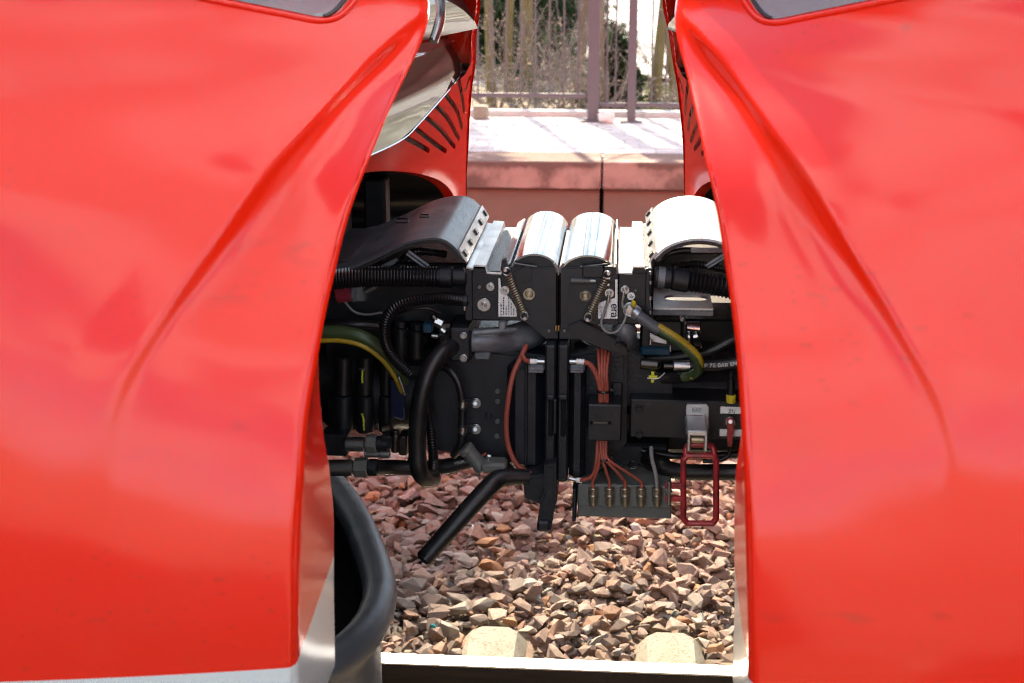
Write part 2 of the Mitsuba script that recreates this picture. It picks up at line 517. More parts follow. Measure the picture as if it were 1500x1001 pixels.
# stones: jittered layers, fine where the photograph looks, sparser away
layers = []
for (x0, x1, y0, y1, sp, lay) in ((-1.5, 1.5, .8, 3.3, .0415, 3), (-5, 5, -1.5, 5.6, .062, 2)):
    for L in range(lay):
        X, Y = np.meshgrid(np.arange(x0, x1, sp), np.arange(y0, y1, sp))
        X, Y = X.ravel()+rng.uniform(-.5, .5, X.size)*sp, Y.ravel()+rng.uniform(-.5, .5, X.size)*sp
        if sp > .05:
            keep = ~((X > -1.5) & (X < 1.5) & (Y > .8) & (Y < 3.3))
            X, Y = X[keep], Y[keep]
        r = np.clip(rng.lognormal(math.log(.0250), .36, X.size), 0.015, .05)*(1.15 if sp > .05 else 1)
        if L == 2:
            k = rng.random(X.size) < .45
            X, Y, r = X[k], Y[k], r[k]
        Z = -.222+.021*L+rng.uniform(-.008, .012, X.size)+.025*np.sin(X*2.1+Y*3)*.4+np.clip(r-.026, -.01, .02)
        Z = Z-np.clip(Y-2.5, 0, 2)*.06*(Y < 3.4)
        Z = Z+.055*((Y > 2.45) & (Y < 3.1))*np.clip(1-np.abs(Y-2.78)/.33, 0, 1)**.4
        bad = in_sleeper(X, Y, .018)
        Z = np.where(bad, Z-.05, Z)
        k = ~in_sleeper(X, Y, .002)
        layers.append(np.c_[X, Y, Z, r, np.full(X.size, L)][k])
S = np.vstack(layers)
px, py, dz = visible_px(S[:, :3])
size = S[:, 3]/dz
cand = np.where((px > 560) & (px < 1078) & (py > 735) & (py < 965) & (S[:, 4] >= 1) & (S[:, 1] > .85))[0]
pick = cand[np.argsort(-size[cand])][:300]
picked = np.zeros(len(S), bool)
picked[pick] = True
plys = {}
mass_v, mass_f, mass_c, off = [], [], [], 0
toneA = np.array(tones)
for i, (x, y, z, r, L) in enumerate(S):
    k = int(rng.integers(26))
    R = rotmat(rng.uniform(-.5, .5), rng.uniform(-.5, .5), rng.uniform(0, 6.28))
    tone = int(rng.choice(10, p=[.17, .16, .13, .12, .1, .08, .06, .1, .03, .05]))
    if picked[i]:
        ps = (k, tone)
        if ps not in plys:
            plys[ps] = mikit.ply(SHAPES[k], STONES[tone])
        M = np.eye(4)
        M[:3, :3] = R*r*1.15
        M[:3, 3] = (x, y, z)
        scene[numbered(ballast+'__stone')] = {**plys[ps], 'to_world': T(M.tolist())}
    else:
        v = SHAPES[k].vertices@(R*r*1.15).T+(x, y, z)
        mass_v.append(v)
        mass_f.append(SHAPES[k].faces+off)
        off += len(v)
        mass_c.append(np.tile(toneA[tone]*rng.uniform(.8, 1.25)*rng.uniform(.94, 1.06, 3), (len(v), 1)))
mv, mf, mc = np.vstack(mass_v), np.vstack(mass_f), np.vstack(mass_c)
tri_v, tri_c = mv[mf].reshape(-1, 3), mc[mf].reshape(-1, 3)
k = add(ballast, 'loose_stone', trimesh.Trimesh(tri_v, np.arange(len(tri_v)).reshape(-1, 3), process=False), 'stone_mass', False, np.clip(tri_c, .02, .8))
labels[k] = {'label': 'rest of the loose crushed stones of the track bed', 'kind': 'stuff'}

# rails and sleepers
RAIL = [(-.075, -.172), (.075, -.172), (.075, -.16), (.02, -.146), (.0085, -.125), (.0085, -.05), (.034, -.036), (.036, -.012), (.030, -.003), (.02, -.0005), (-.02, -.0005), (-.030, -.003), (-.036, -.012), (-.034, -.036), (-.0085, -.05), (-.0085, -.125), (-.02, -.146), (-.075, -.16)]


def rail(yc, lab):
    t = thing('rail', lab, 'rail', None)
    g = Polygon([(y+yc, z) for y, z in RAIL])
    m = trimesh.creation.extrude_polygon(g, 28.0, engine='earcut')
    v = m.vertices
    m.vertices = np.c_[v[:, 2]-14, v[:, 0], v[:, 1]]
    add(t, 'web', m, 'rail_side', 30)
    a = slab(-13.9, yc-.033, -.004, 13.9, yc+.033, .0012)
    add(t, 'running_surface', a, 'rail_top')


rail(.755, 'shiny steel rail along the bottom of the photo in front of the sleeper ends')
rail(-.755, 'steel rail under the near side of the trains')
rail(3.245, 'near steel rail of the empty second track behind the coupler')
rail(4.755, 'steel rail of the empty second track next to the far platform wall')


def sleeper_mesh():
    half = 1.37
    bot = [(-.15, -half), (.15, -half), (.15, half), (-.15, half)]
    c = .034
    top = [(-.082+c, -half+.03), (.082-c, -half+.03), (.082, -half+.03+c), (.082, half-.03-c), (.082-c, half-.03), (-.082+c, half-.03), (-.082, half-.03-c), (-.082, -half+.03+c)]
    mid = [(-.115+c, -half+.006), (.115-c, -half+.006), (.115, -half+.006+c), (.115, half-.006-c), (.115-c, half-.006), (-.115+c, half-.006), (-.115, half-.006-c), (-.115, -half+.006+c)]
    p = [(x, y, -.375) for x, y in bot]+[(x, y, -.225) for x, y in mid]+[(x*.99, y, -.176) for x, y in top]+[(x*.95, y*.997, -.172) for x, y in top]
    return trimesh.convex.convex_hull(np.array(p))


SM = mikit.ply(sleeper_mesh(), 'concrete')
used['concrete_sleeper'] = -1
for yt, n in ((0.0, range(-2, 4)), (4.0, range(-2, 3))):
    for i in n:
        key = numbered('concrete_sleeper')
        scene[key] = {**SM, 'to_world': T().translate([SL0+.6*i, yt, 0])}
        if yt == 0 and i == 0:
            lab, grp = 'pale concrete sleeper end behind the shiny rail, left one of the two in view', None
        elif yt == 0 and i == 1:
            lab, grp = 'pale concrete sleeper end behind the shiny rail, right one beside the right train', None
        elif yt == 0:
            lab, grp = 'pale concrete sleeper of the near track hidden under a train', 'near track sleepers under the trains'
        else:
            lab, grp = 'pale concrete sleeper of the second track before the far platform', 'sleepers of the second track'
        labels[key] = {'label': lab, 'category': 'sleeper'}
        if grp:
            labels[key]['group'] = grp

# far platform
YP = 5.77
plat = struct('platform', slab(-30, YP+.32, -.3, 30, 8.12, .753), 'paving', 'far platform paved with pale blocks behind the trains')
jx = float(at(882, 237, YP)[0])
for i in range(-3, 4):
    x0, x1 = jx+1.5*i+.006, jx+1.5*(i+1)-.006
    add(plat, 'coping_stone', bevel_box(np.array([x0, YP, .59]), np.array([x1, YP+.4, .764]), .008), 'coping_stone')
    add(plat, 'wall_panel', bevel_box(np.array([x0+.006, YP+.035, -.32]), np.array([x1-.008, YP+.15, .588]), .006), 'wall_stone')
add(plat, 'joint_filler', slab(jx-5, YP+.11, -.3, jx+6.5, YP+.3, .752), 'dark_void')
pv = [mikit.ply(bevel_box(np.array([-.0988, -.0988, 0]), np.array([.0988, .0988, .06]), .003), PAVE[i]) for i in range(3)]
for j in range(9):
    for i in range(16):
        x, y = -1.75+.2*i+(.1 if j % 2 else 0), YP+.4+.105+.2*j
        if y > 8.0:
            continue
        scene[numbered(plat+'__paver')] = {**pv[int(rng.integers(3))], 'to_world': T().translate([x, y, .7035+rng.uniform(-.0015, .0015)]).rotate([1, 0, 0], float(rng.normal(0, .12)))}
add(plat, 'back_kerb', bevel_box(np.array([-12, 8.06, .5]), np.array([12, 8.2, .80]), .01), PAVE[1])

# near platform, on which the photographer stands, and the station building behind
nplat = struct('near_platform', slab(-30, -14, -.3, 30, -2.05, .755), 'asphalt', 'near platform in front of the trains')
for i in range(-4, 4):
    add(nplat, 'coping_stone', bevel_box(np.array([1.5*i+.006, -2.06, .56]), np.array([1.5*i+1.494, -1.68, .76]), .008), 'coping_stone')
add(nplat, 'wall_panel', slab(-6, -2.0, -.32, 6, -1.8, .555), 'wall_stone')


# ground beyond the far platform with a path
def hill(u, v):
    z = .62-.012*np.clip(v-9, 0, 60)+.22*(meshkit.fbm(np.c_[u*.35, v*.35, 0*u], 3, 3)-.5)*np.clip((v-8.3)/2, 0, 1)+np.clip(v-30, 0, 60)*.18
    return np.c_[u, v, z]


struct('hillside', grid(np.linspace(-32, 32, 90), np.r_[8.14, np.linspace(8.6, 60, 80)], hill), 'litter_ground', 'brown leaf covered ground under the trees beyond the fence', smooth=True)
pc = np.array([at(978, 150, 12.0)[:2], at(962, 120, 13.5)[:2], at(945, 90, 16)[:2], at(920, 62, 19.5)[:2], at(898, 36, 25)[:2], at(865, 12, 32)[:2], at(840, -10, 40)[:2]])
pp = spline(np.c_[pc, 0*pc[:, 0]], 8)[:, :2]
w = np.linspace(.75, 2.6, len(pp))
d = np.gradient(pp, axis=0)
d /= np.linalg.norm(d, axis=1, keepdims=True)
nn = np.c_[-d[:, 1], d[:, 0]]
pa, pb = pp+nn*w[:, None], pp-nn*w[:, None]
rows = [hill(q[:, 0], q[:, 1])+[0, 0, .05] for q in (pa, (pa+pp)/2, pp, (pb+pp)/2, pb)]
m = len(pp)
f = []
for r in range(4):
    for i in range(m-1):
        f += [[r*m+i, (r+1)*m+i, r*m+i+1], [r*m+i+1, (r+1)*m+i, (r+1)*m+i+1]]
struct('path', trimesh.Trimesh(np.vstack(rows), f, process=False), 'path_gravel', 'bright pale path winding between the trees beyond the fence', smooth=True)


def ground_z(x, y):
    return float(hill(np.array([x]), np.array([y]))[0, 2])


# fence
YF = 7.76
def pxx(px, py=100):
    return float(at(px, py, YF)[0])


def zf(px, py):
    return float(at(px, py, YF)[2])


def post(par, px0, px1):
    a, b = pxx(px0, 160), pxx(px1, 160)
    add(par, 'post', bevel_box(np.array([a, YF-.045, .762]), np.array([b, YF+.045, 2.02]), .006), 'fence_paint')
    add(par, 'base_plate', bevel_box(np.array([a-.05, YF-.08, .7645]), np.array([b+.05, YF+.08, .776]), .003), 'fence_paint')


def rails(par, a, b, zb, bars):
    for name, z in (('bottom_rail', zb), ('top_rail', 1.92)):
        add(par, name, bevel_box(np.array([a, YF-.02, z-.016]), np.array([b, YF+.02, z+.016]), .004), 'fence_paint')
    bm = None
    for x in bars:
        if bm is None:
            bm = mikit.ply(rod([0, YF, zb+.014], [0, YF, 1.906], .0068, 10), 'fence_paint', smooth=30)
        scene[numbered(par+'__bar')] = {**bm, 'to_world': T().translate([x, 0, 0])}


fl = thing('fence', 'mauve grey steel bar fence panel left of the two thick posts', 'fence')
post(fl, 860.5, 877)
b0 = pxx(861)
gap = (pxx(826)-pxx(721))/5
xs = [pxx(847)-gap*i for i in range(0, 26)]
rails(fl, xs[-1]-.1, pxx(860), zf(790, 140), xs)
post(fl, 721-21*16, 721-21*16+17)
fm = thing('fence', 'narrow grey fence infill between the two thick fence posts', 'fence')
rails(fm, pxx(877.5), pxx(918), zf(900, 154), [pxx(889), pxx(902)])
fr = thing('fence', 'mauve grey steel bar fence panel right of the two thick posts', 'fence')
post(fr, 918.5, 931)
rails(fr, pxx(931.5), pxx(931)+3, zf(960, 154), [pxx(955)+gap*i for i in range(24)])
post(fr, 931+21*18, 931+21*18+14)
sg = thing('notice_board', 'blank grey notice board fixed between the two thick fence posts above the picture', 'notice board')
add(sg, 'board', bevel_box(np.array([pxx(877), YF-.03, 1.98]), np.array([pxx(919), YF+.03, 2.3]), .005), 'fence_paint')
add(sg, 'back_board', bevel_box(np.array([pxx(858), YF-.05, 2.03]), np.array([pxx(934), YF-.031, 2.28]), .003), 'grey_paint')


def lump(c, r, seed, sq=(1, 1, 1), amp=.35, sub=3):
    m = trimesh.creation.icosphere(sub, 1.0)
    n = meshkit.fbm(m.vertices*1.6+seed*7.7, 3, seed)
    m.vertices = m.vertices*(1+amp*(n-.5)*2)[:, None]*np.array(sq)*r+np.asarray(c)
    return m


c = at(888, 180, YF-.1)
single('plastic_bag', 'pale crumpled bag lying on the pavers between the two thick fence posts', 'bag', lump([c[0], YF-.12, .805], .05, 3, (1.2, .7, .85), .7), 'white_scrap', 40)
c = at(705, 158, 7.85)
single('concrete_block', 'small pale concrete block at the fence foot beside the left train', 'block', bevel_box(np.array([c[0]-.06, 7.8, .76]), np.array([c[0]+.05, 7.95, .86]), .012), 'concrete')



# ---------------------------------------------------------------- trees and shrubs
def limb(p, d, length, r, seedr, depth, out, droop=0.0, kids=5, spread=.7):
    n = 5
    pts = [np.array(p, float)]
    dd = np.array(d, float)
    for i in range(n):
        dd = dd+seedr.normal(0, .12, 3)+[0, 0, -droop]
        dd /= np.linalg.norm(dd)
        pts.append(pts[-1]+dd*length/n)
    out.append(tube(pts, [r, r*.75, r*.35], sides=5 if r < .02 else 9, n=2, caps=False))
    if depth > 0:
        for k in range(kids):
            t = seedr.uniform(.25, 1.0)
            q = pts[0]+(pts[-1]-pts[0])*t
            i = min(n-1, int(t*n))
            q = pts[i]+(pts[i+1]-pts[i])*(t*n-i if t*n-i <= 1 else 1)
            nd = dd+seedr.normal(0, spread, 3)
            limb(q, nd/np.linalg.norm(nd), length*seedr.uniform(.4, .65), r*.42, seedr, depth-1, out, droop, kids, spread)


def leaves(points, size, seed, n, jitter):
    r = np.random.default_rng(seed)
    p = points[r.integers(len(points), size=n)]+r.normal(0, jitter, (n, 3))
    a = r.normal(size=(n, 3))
    a /= np.linalg.norm(a, axis=1, keepdims=True)
    b = np.cross(a, r.normal(size=(n, 3)))
    b /= np.linalg.norm(b, axis=1, keepdims=True)
    s = size*r.uniform(.6, 1.3, (n, 1))
    v = np.stack([p-a*s, p+b*s*.35, p+a*s, p-b*s*.35], 1).reshape(-1, 3)
    i = np.arange(n)*4
    return trimesh.Trimesh(v, np.vstack([np.c_[i, i+1, i+2], np.c_[i, i+2, i+3]]), process=False)


def bare_tree(px, py, y, r, lean, h, bark, lab, seed, group=None):
    g = at(px, py, y)
    z0 = ground_z(g[0], y)-.1
    t = thing('bare_tree', lab, 'tree', group)
    sr = np.random.default_rng(seed)
    p = [np.array([g[0]+lean*k+sr.normal(0, .03), y+sr.normal(0, .05), z0+h*q]) for q, k in ((0, 0), (.12, .12), (.3, .3), (.5, .55), (.75, .8), (1, 1))]
    add(t, 'trunk', tube(p, [r*1.35, r*1.02, r, r*.85, r*.6, r*.2], sides=14, n=6), bark, 40)
    out = []
    sp = spline(p, 8)
    for k in range(6):
        q = sp[sr.integers(int(len(sp)*.3), len(sp))]
        a = sr.uniform(0, 6.28)
        dd = np.array([math.cos(a), math.sin(a), sr.uniform(.1, .9)])
        limb(q, dd/np.linalg.norm(dd), sr.uniform(.8, 2.4), r*.28, sr, 2, out, -.01, 4)
    add(t, 'crown', out, 'twig', 40)


def conifer(px, y, h, spread, lab, seed, leafmat='needle', base=.05, x=None):
    g = np.array([x, y, 0]) if x is not None else at(px, 100, y)
    z0 = ground_z(g[0], y)-.05
    t = thing('conifer', lab, 'tree')
    sr = np.random.default_rng(seed)
    add(t, 'trunk', tube([[g[0], y, z0], [g[0]+.02, y, z0+h*.5], [g[0], y, z0+h]], [h*.016, h*.01, .005], sides=9, n=8), 'bark_brown', 40)
    out, pts = [], []
    n = int(26+h*9)
    for k in range(n):
        q = base+(1-base)*(k/n)**.9
        L = spread*(1-q)*sr.uniform(.75, 1.1)+.06
        a = sr.uniform(0, 6.28)
        p0 = np.array([g[0], y, z0+h*q])
        dd = np.array([math.cos(a), math.sin(a), sr.uniform(-.15, .2)])
        p = [p0, p0+dd*L*.5+[0, 0, -.03*L], p0+dd*L+[0, 0, -.12*L]]
        out.append(tube(p, [.012+.004*L, .008, .003], sides=4, n=3, caps=False))
        s = spline(p, 10)[3:]
        side = np.cross(dd, [0, 0, 1])
        for w_ in np.linspace(-1, 1, 7):
            tp = np.linspace(.15, 1, len(s))
            pts.append(s+side*(w_*L*.42*(1.05-tp))[:, None]+[0, 0, -abs(w_)*.05*L])
    pts = np.vstack(pts)
    crown = leaves(pts, .05+.012*h, seed, int(2600+h*900), .03+.012*h)
    add(t, 'branch', out, 'bark_brown')
    add(t, 'crown', crown, leafmat)


def shrub(px, py, y, h, lab, seed, mat_='twig', leafy=0, group=None):
    g = at(px, py, y)
    z0 = ground_z(g[0], y)
    t = thing('shrub', lab, 'shrub', group)
    sr = np.random.default_rng(seed)
    out = []
    for k in range(15):
        dd = np.array([sr.normal(0, .8), sr.normal(0, .8), 1])
        limb([g[0]+sr.normal(0, .16), y+sr.normal(0, .16), z0-.03], dd/np.linalg.norm(dd), h*sr.uniform(.5, 1.1), .009, sr, 2, out, .015, 4, .6)
    add(t, 'stem', out, mat_)
    if leafy:
        pts = np.vstack([o.vertices for o in out])
        labels[add(t, 'foliage', leaves(pts, .016, seed, leafy, .06), 'dry_leaf')] = {'label': 'dry brown leaves still hanging on the twigs', 'kind': 'stuff'}


bare_tree(770, 155, 10.6, 0.051, .05, 9, 'bark_moss', 'mossy yellow green tree trunk behind the fence left of the posts', 1)
bare_tree(744, 160, 10.2, 0.034, .35, 8, 'bark_moss', 'leaning olive brown trunk beside the mossy yellow green one', 2)
bare_tree(713, 160, 9.9, 0.037, .1, 8, 'bark_moss', 'dark mossy trunk showing right beside the left train', 3)
bare_tree(848, 150, 11.4, 0.043, .05, 9, 'bark_brown', 'brown flaky trunk just left of the left thick fence post', 4)
bare_tree(961, 150, 10.4, 0.043, .55, 9, 'bark_moss', 'olive brown leaning trunk right of the right thick fence post', 5)
bare_tree(989, 165, 9.7, 0.031, -.05, 8, 'bark_moss', 'short visible mossy trunk next to the right train', 6)
bare_tree(884, 150, 9.6, 0.031, -.15, 5, 'bark_brown', 'thin pale brown stem seen between the two thick fence posts', 7)
bare_tree(808, 120, 14.5, 0.043, .2, 9, 'bark_brown', 'grey brown trunk farther back between the fence bars', 8)
conifer(899, 9.9, .66, .38, 'small dark conifer seen between the two thick fence posts', 11, base=.08)
conifer(738, 12.6, 1.9, .9, 'dark green conifer at the back behind the left fence panel', 13)
conifer(800, 14.5, 2.0, 1.0, 'blue green conifer far back behind the mossy trunk', 14)
conifer(712, 15, 2.4, 1.1, 'dark conifer far back beside the left train', 15)
conifer(768, 19, 2.4, 1.2, 'dark conifer far back between the mossy trunk and the posts', 18)
conifer(836, 20, 2.4, 1.1, 'grey green conifer far back just left of the thick posts', 19, 'needle_pale')
def evergreen(x, y, h, rx, rz, lab, seed):
    z0 = ground_z(x, y)-.05
    t = thing('evergreen_tree', lab, 'tree')
    sr = np.random.default_rng(seed)
    add(t, 'trunk', tube([[x, y, z0], [x+.05, y, z0+h*.5], [x, y, z0+h*.95]], [.16, .11, .03], sides=10, n=6), 'bark_brown', 40)
    q = sr.uniform(-1, 1, 1100)
    a = sr.uniform(0, 2*np.pi, 1100)
    rr = rx*np.sqrt(np.clip(1-np.abs(q)**5, 0, 1))*sr.uniform(.1, 1, 1100)**.5
    c = np.c_[x+rr*np.cos(a), y+rr*np.sin(a), z0+h-rz+rz*q]
    out = []
    for p in c[::7]:
        q = np.array([x, y, min(p[2]-.2*np.hypot(p[0]-x, p[1]-y), z0+h*.93)])
        out.append(tube([q, (q+p)/2+[0, 0, .05], p], [.025, .015, .005], sides=4, n=3, caps=False))
    add(t, 'branch', out, 'bark_brown')
    add(t, 'crown', leaves(c, .10, seed, 30000, .12), 'needle')


evergreen(-3.78, 13.2, 8.85, 1.25, 3.4, 'dense dark evergreen beyond the fence hidden behind the left train', 17)
for i, (sx, sy, yy, hh, lf, lab) in enumerate(((735, 165, 9.6, .75, 300, 'brown twiggy shrub at the fence foot near the left train'), (795, 160, 10.2, 1.0, 500, 'beige twiggy shrub behind the middle of the left fence panel'), (826, 162, 9.4, .8, 300, 'tan twiggy shrub just left of the thick posts'),
                                               (840, 110, 13.2, 1.4, 600, 'large beige twiggy shrub farther back left of the posts'),                                                (955, 168, 9.2, .3, 200, 'low tan twiggy tuft at the foot of the right fence panel'), (888, 150, 9.2, .7, 150, 'thin twiggy shrub seen between the two thick posts'), (1000, 150, 11.5, .9, 100, 'grey twiggy shrub behind the right fence panel'))):
    shrub(sx, sy, yy, hh, lab, 40+i, leafy=lf)

gp = np.c_[rng.uniform(-5, 4, 5200), rng.uniform(8.3, 14, 5200), np.zeros(5200)]
gp[:, 2] = hill(gp[:, 0], gp[:, 1])[:, 2]+.01
struct('leaf_litter', leaves(gp, .02, 5, 9000, .012), 'dry_leaf', 'dry brown leaves scattered on the ground beyond the fence', kind='stuff')
gp = np.c_[rng.uniform(.1, 2.2, 3000), rng.uniform(8.6, 11.5, 3000), np.zeros(3000)]
gp[:, 2] = hill(gp[:, 0], gp[:, 1])[:, 2]+.02
struct('grass', leaves(gp, .03, 6, 5000, .02), 'grass_green', 'yellow green grass beyond the right part of the fence', kind='stuff')


# ---------------------------------------------------------------- the two railcars
PYS = [0, 54, 112, 150, 200, 246, 280, 316, 350, 392, 436, 488, 546, 633, 720, 800, 904, 990]
LXS = [634, 620, 594, 574, 554, 536, 522, 510, 500, 492, 481, 470, 461, 446, 441, 436, 434, 433]
RXS = [992, 996, 1008, 1016, 1027, 1036, 1046, 1053, 1058, 1064, 1071, 1078, 1083, 1088, 1093, 1095, 1097, 1098]
YES = [.45, .57, .66, .76, .85, .93, .97, 1.0, 1.03, 1.06, 1.09, 1.13, 1.16, 1.2, 1.23, 1.25, 1.26, 1.26]
EZ, ES = [], {-1: [], 1: []}
for l, r, p, y in zip(LXS, RXS, PYS, YES):
    a, b = at(l, p, -y), at(r, p, -y)
    EZ.append((a[2]+b[2])/2)
    ES[-1].append(-a[0])
    ES[1].append(b[0])
o = np.argsort(EZ)
ZK = np.r_[.5, np.array(EZ)[o], 2.12, 2.35, 2.7, 3.2, 3.8]
YK = np.r_[1.26, np.array(YES)[o], .47, .58, .72, .85, .95]


def edge(z, side):
    e = np.array(ES[side])[o]
    e[-2:] = .228
    return np.interp(z, ZK, np.r_[e[0]+.01, e, .26, .42, .68, 1.1, 1.7]), np.interp(z, ZK, YK)


from scipy.ndimage import gaussian_filter1d
ZF = np.linspace(.5, 3.8, 661)
EF = {}
for sd in (-1, 1):
    e, yy = edge(ZF, sd)
    EF[sd] = (gaussian_filter1d(e, 5, mode='nearest'), gaussian_filter1d(yy, 6, mode='nearest'))


def edge_s(z, side):
    return np.interp(z, ZF, EF[side][0]), np.interp(z, ZF, EF[side][1])


def ss(a, b, x):
    t = np.clip((x-a)/(b-a), 0, 1)
    return t*t*(3-2*t)


CREASE = spline([(.19, 2.05, 0), (.285, 1.955, 0), (.34, 1.893, 0), (.383, 1.838, 0), (.418, 1.793, 0), (.472, 1.71, 0), (.532, 1.62, 0), (.587, 1.53, 0), (.612, 1.47, 0), (.625, 1.40, 0), (.62, 1.30, 0)], 10)[:, :2]


def crease_dist(s, z):
    a, b = CREASE[:-1], CREASE[1:]
    best = np.full(s.shape, 9.0)
    sign = np.zeros(s.shape)
    for p, q in zip(a, b):
        d = q-p
        L = d@d
        t = np.clip(((s-p[0])*d[0]+(z-p[1])*d[1])/L, 0, 1)
        ex, ez = s-p[0]-t*d[0], z-p[1]-t*d[1]
        dist = np.hypot(ex, ez)
        cr = d[0]*ez-d[1]*ex
        m = dist < best
        best = np.where(m, dist, best)
        sign = np.where(m, np.sign(cr), sign)
    return best*-sign       # positive below the crease, towards the coupler


def flank(s, z, side):
    """Depth (distance from the centre line) of the near flank at distance s from the joint and height z."""
    se, ye = edge_s(z, side)
    t = np.clip(s-se, 0, 99)
    u = np.clip(1-t/1.3, 0, 1)
    top = 1.40-.9*np.clip((z-2.9)/.95, 0, 1)**2.2-.04*np.clip((z-1.9)/1.0, 0, 1)
    h = top-(top-np.minimum(ye, top))*u**2
    d = crease_dist(s, z)
    D = .060*ss(1.40, 1.86, z)*(1-.45*ss(1.86, 2.02, z))
    ridge = ss(-.09, 0, d)*(1-ss(0, .02, d))*.006*ss(1.25, 1.6, z)
    dep = D*ss(-.004, .010, d)*(1-np.exp(-np.maximum(d, 0)/(.055+.10*np.clip(1.8-z, 0, .6))))*(t/(np.maximum(d, 0)+t+1e-6))**.8*1.7
    h = h-dep+ridge*np.clip(t/.05, 0, 1)
    # soft hollow low on the nose, as the panel runs out
    h = h-.006*np.exp(-((s-.50)/.12)**2-((z-1.32)/.14)**2)
    r = .016
    h = h-(r-np.sqrt(np.maximum(r*r-np.clip(r-t, 0, r)**2, 0)))
    w = meshkit.fbm(np.c_[s*3.1+side, z*3.1, 0*s], 3, 2)-.5
    return h+.0014*w


def front(y, z, side):
    """Distance from the joint of the front at (y, z)."""
    se, ye = edge_s(z, side)
    a = np.clip(np.abs(y)/ye, 0, 1)
    rec = .215*ye*ss(1.28, 1.55, z)*(1-ss(2.1, 2.5, z))-.25*ss(2.1, 2.6, z)
    b = se+rec*(1-a)
    t = np.clip(ye-np.abs(y), 0, 9)
    r = .016
    return b+(r-np.sqrt(np.maximum(r*r-np.clip(r-t, 0, r)**2, 0)))*.6


SLOTS = [[(.925, 1.745), (.945, 1.708)], [(.834, 1.745), (.94, 1.685), (1.0, 1.638)], [(.737, 1.723), (.911, 1.657), (1.03, 1.588)], [(.642, 1.712), (.847, 1.641), (1.03, 1.556)],
         [(.571, 1.691), (.82, 1.61), (1.005, 1.535)], [(.52, 1.667), (.753, 1.59), (.925, 1.534)], [(.492, 1.638), (.64, 1.596), (.768, 1.558)]]


def arch_pts():
    a = [(.0, 1.592), (.34, 1.566), (.62, 1.521), (.84, 1.467), (.97, 1.41), (1.02, 1.34), (.99, 1.26), (.955, 1.17), (.945, 1.0), (.945, .886)]
    return spline([(y, z, 0) for y, z in a], 6)[:, :2]


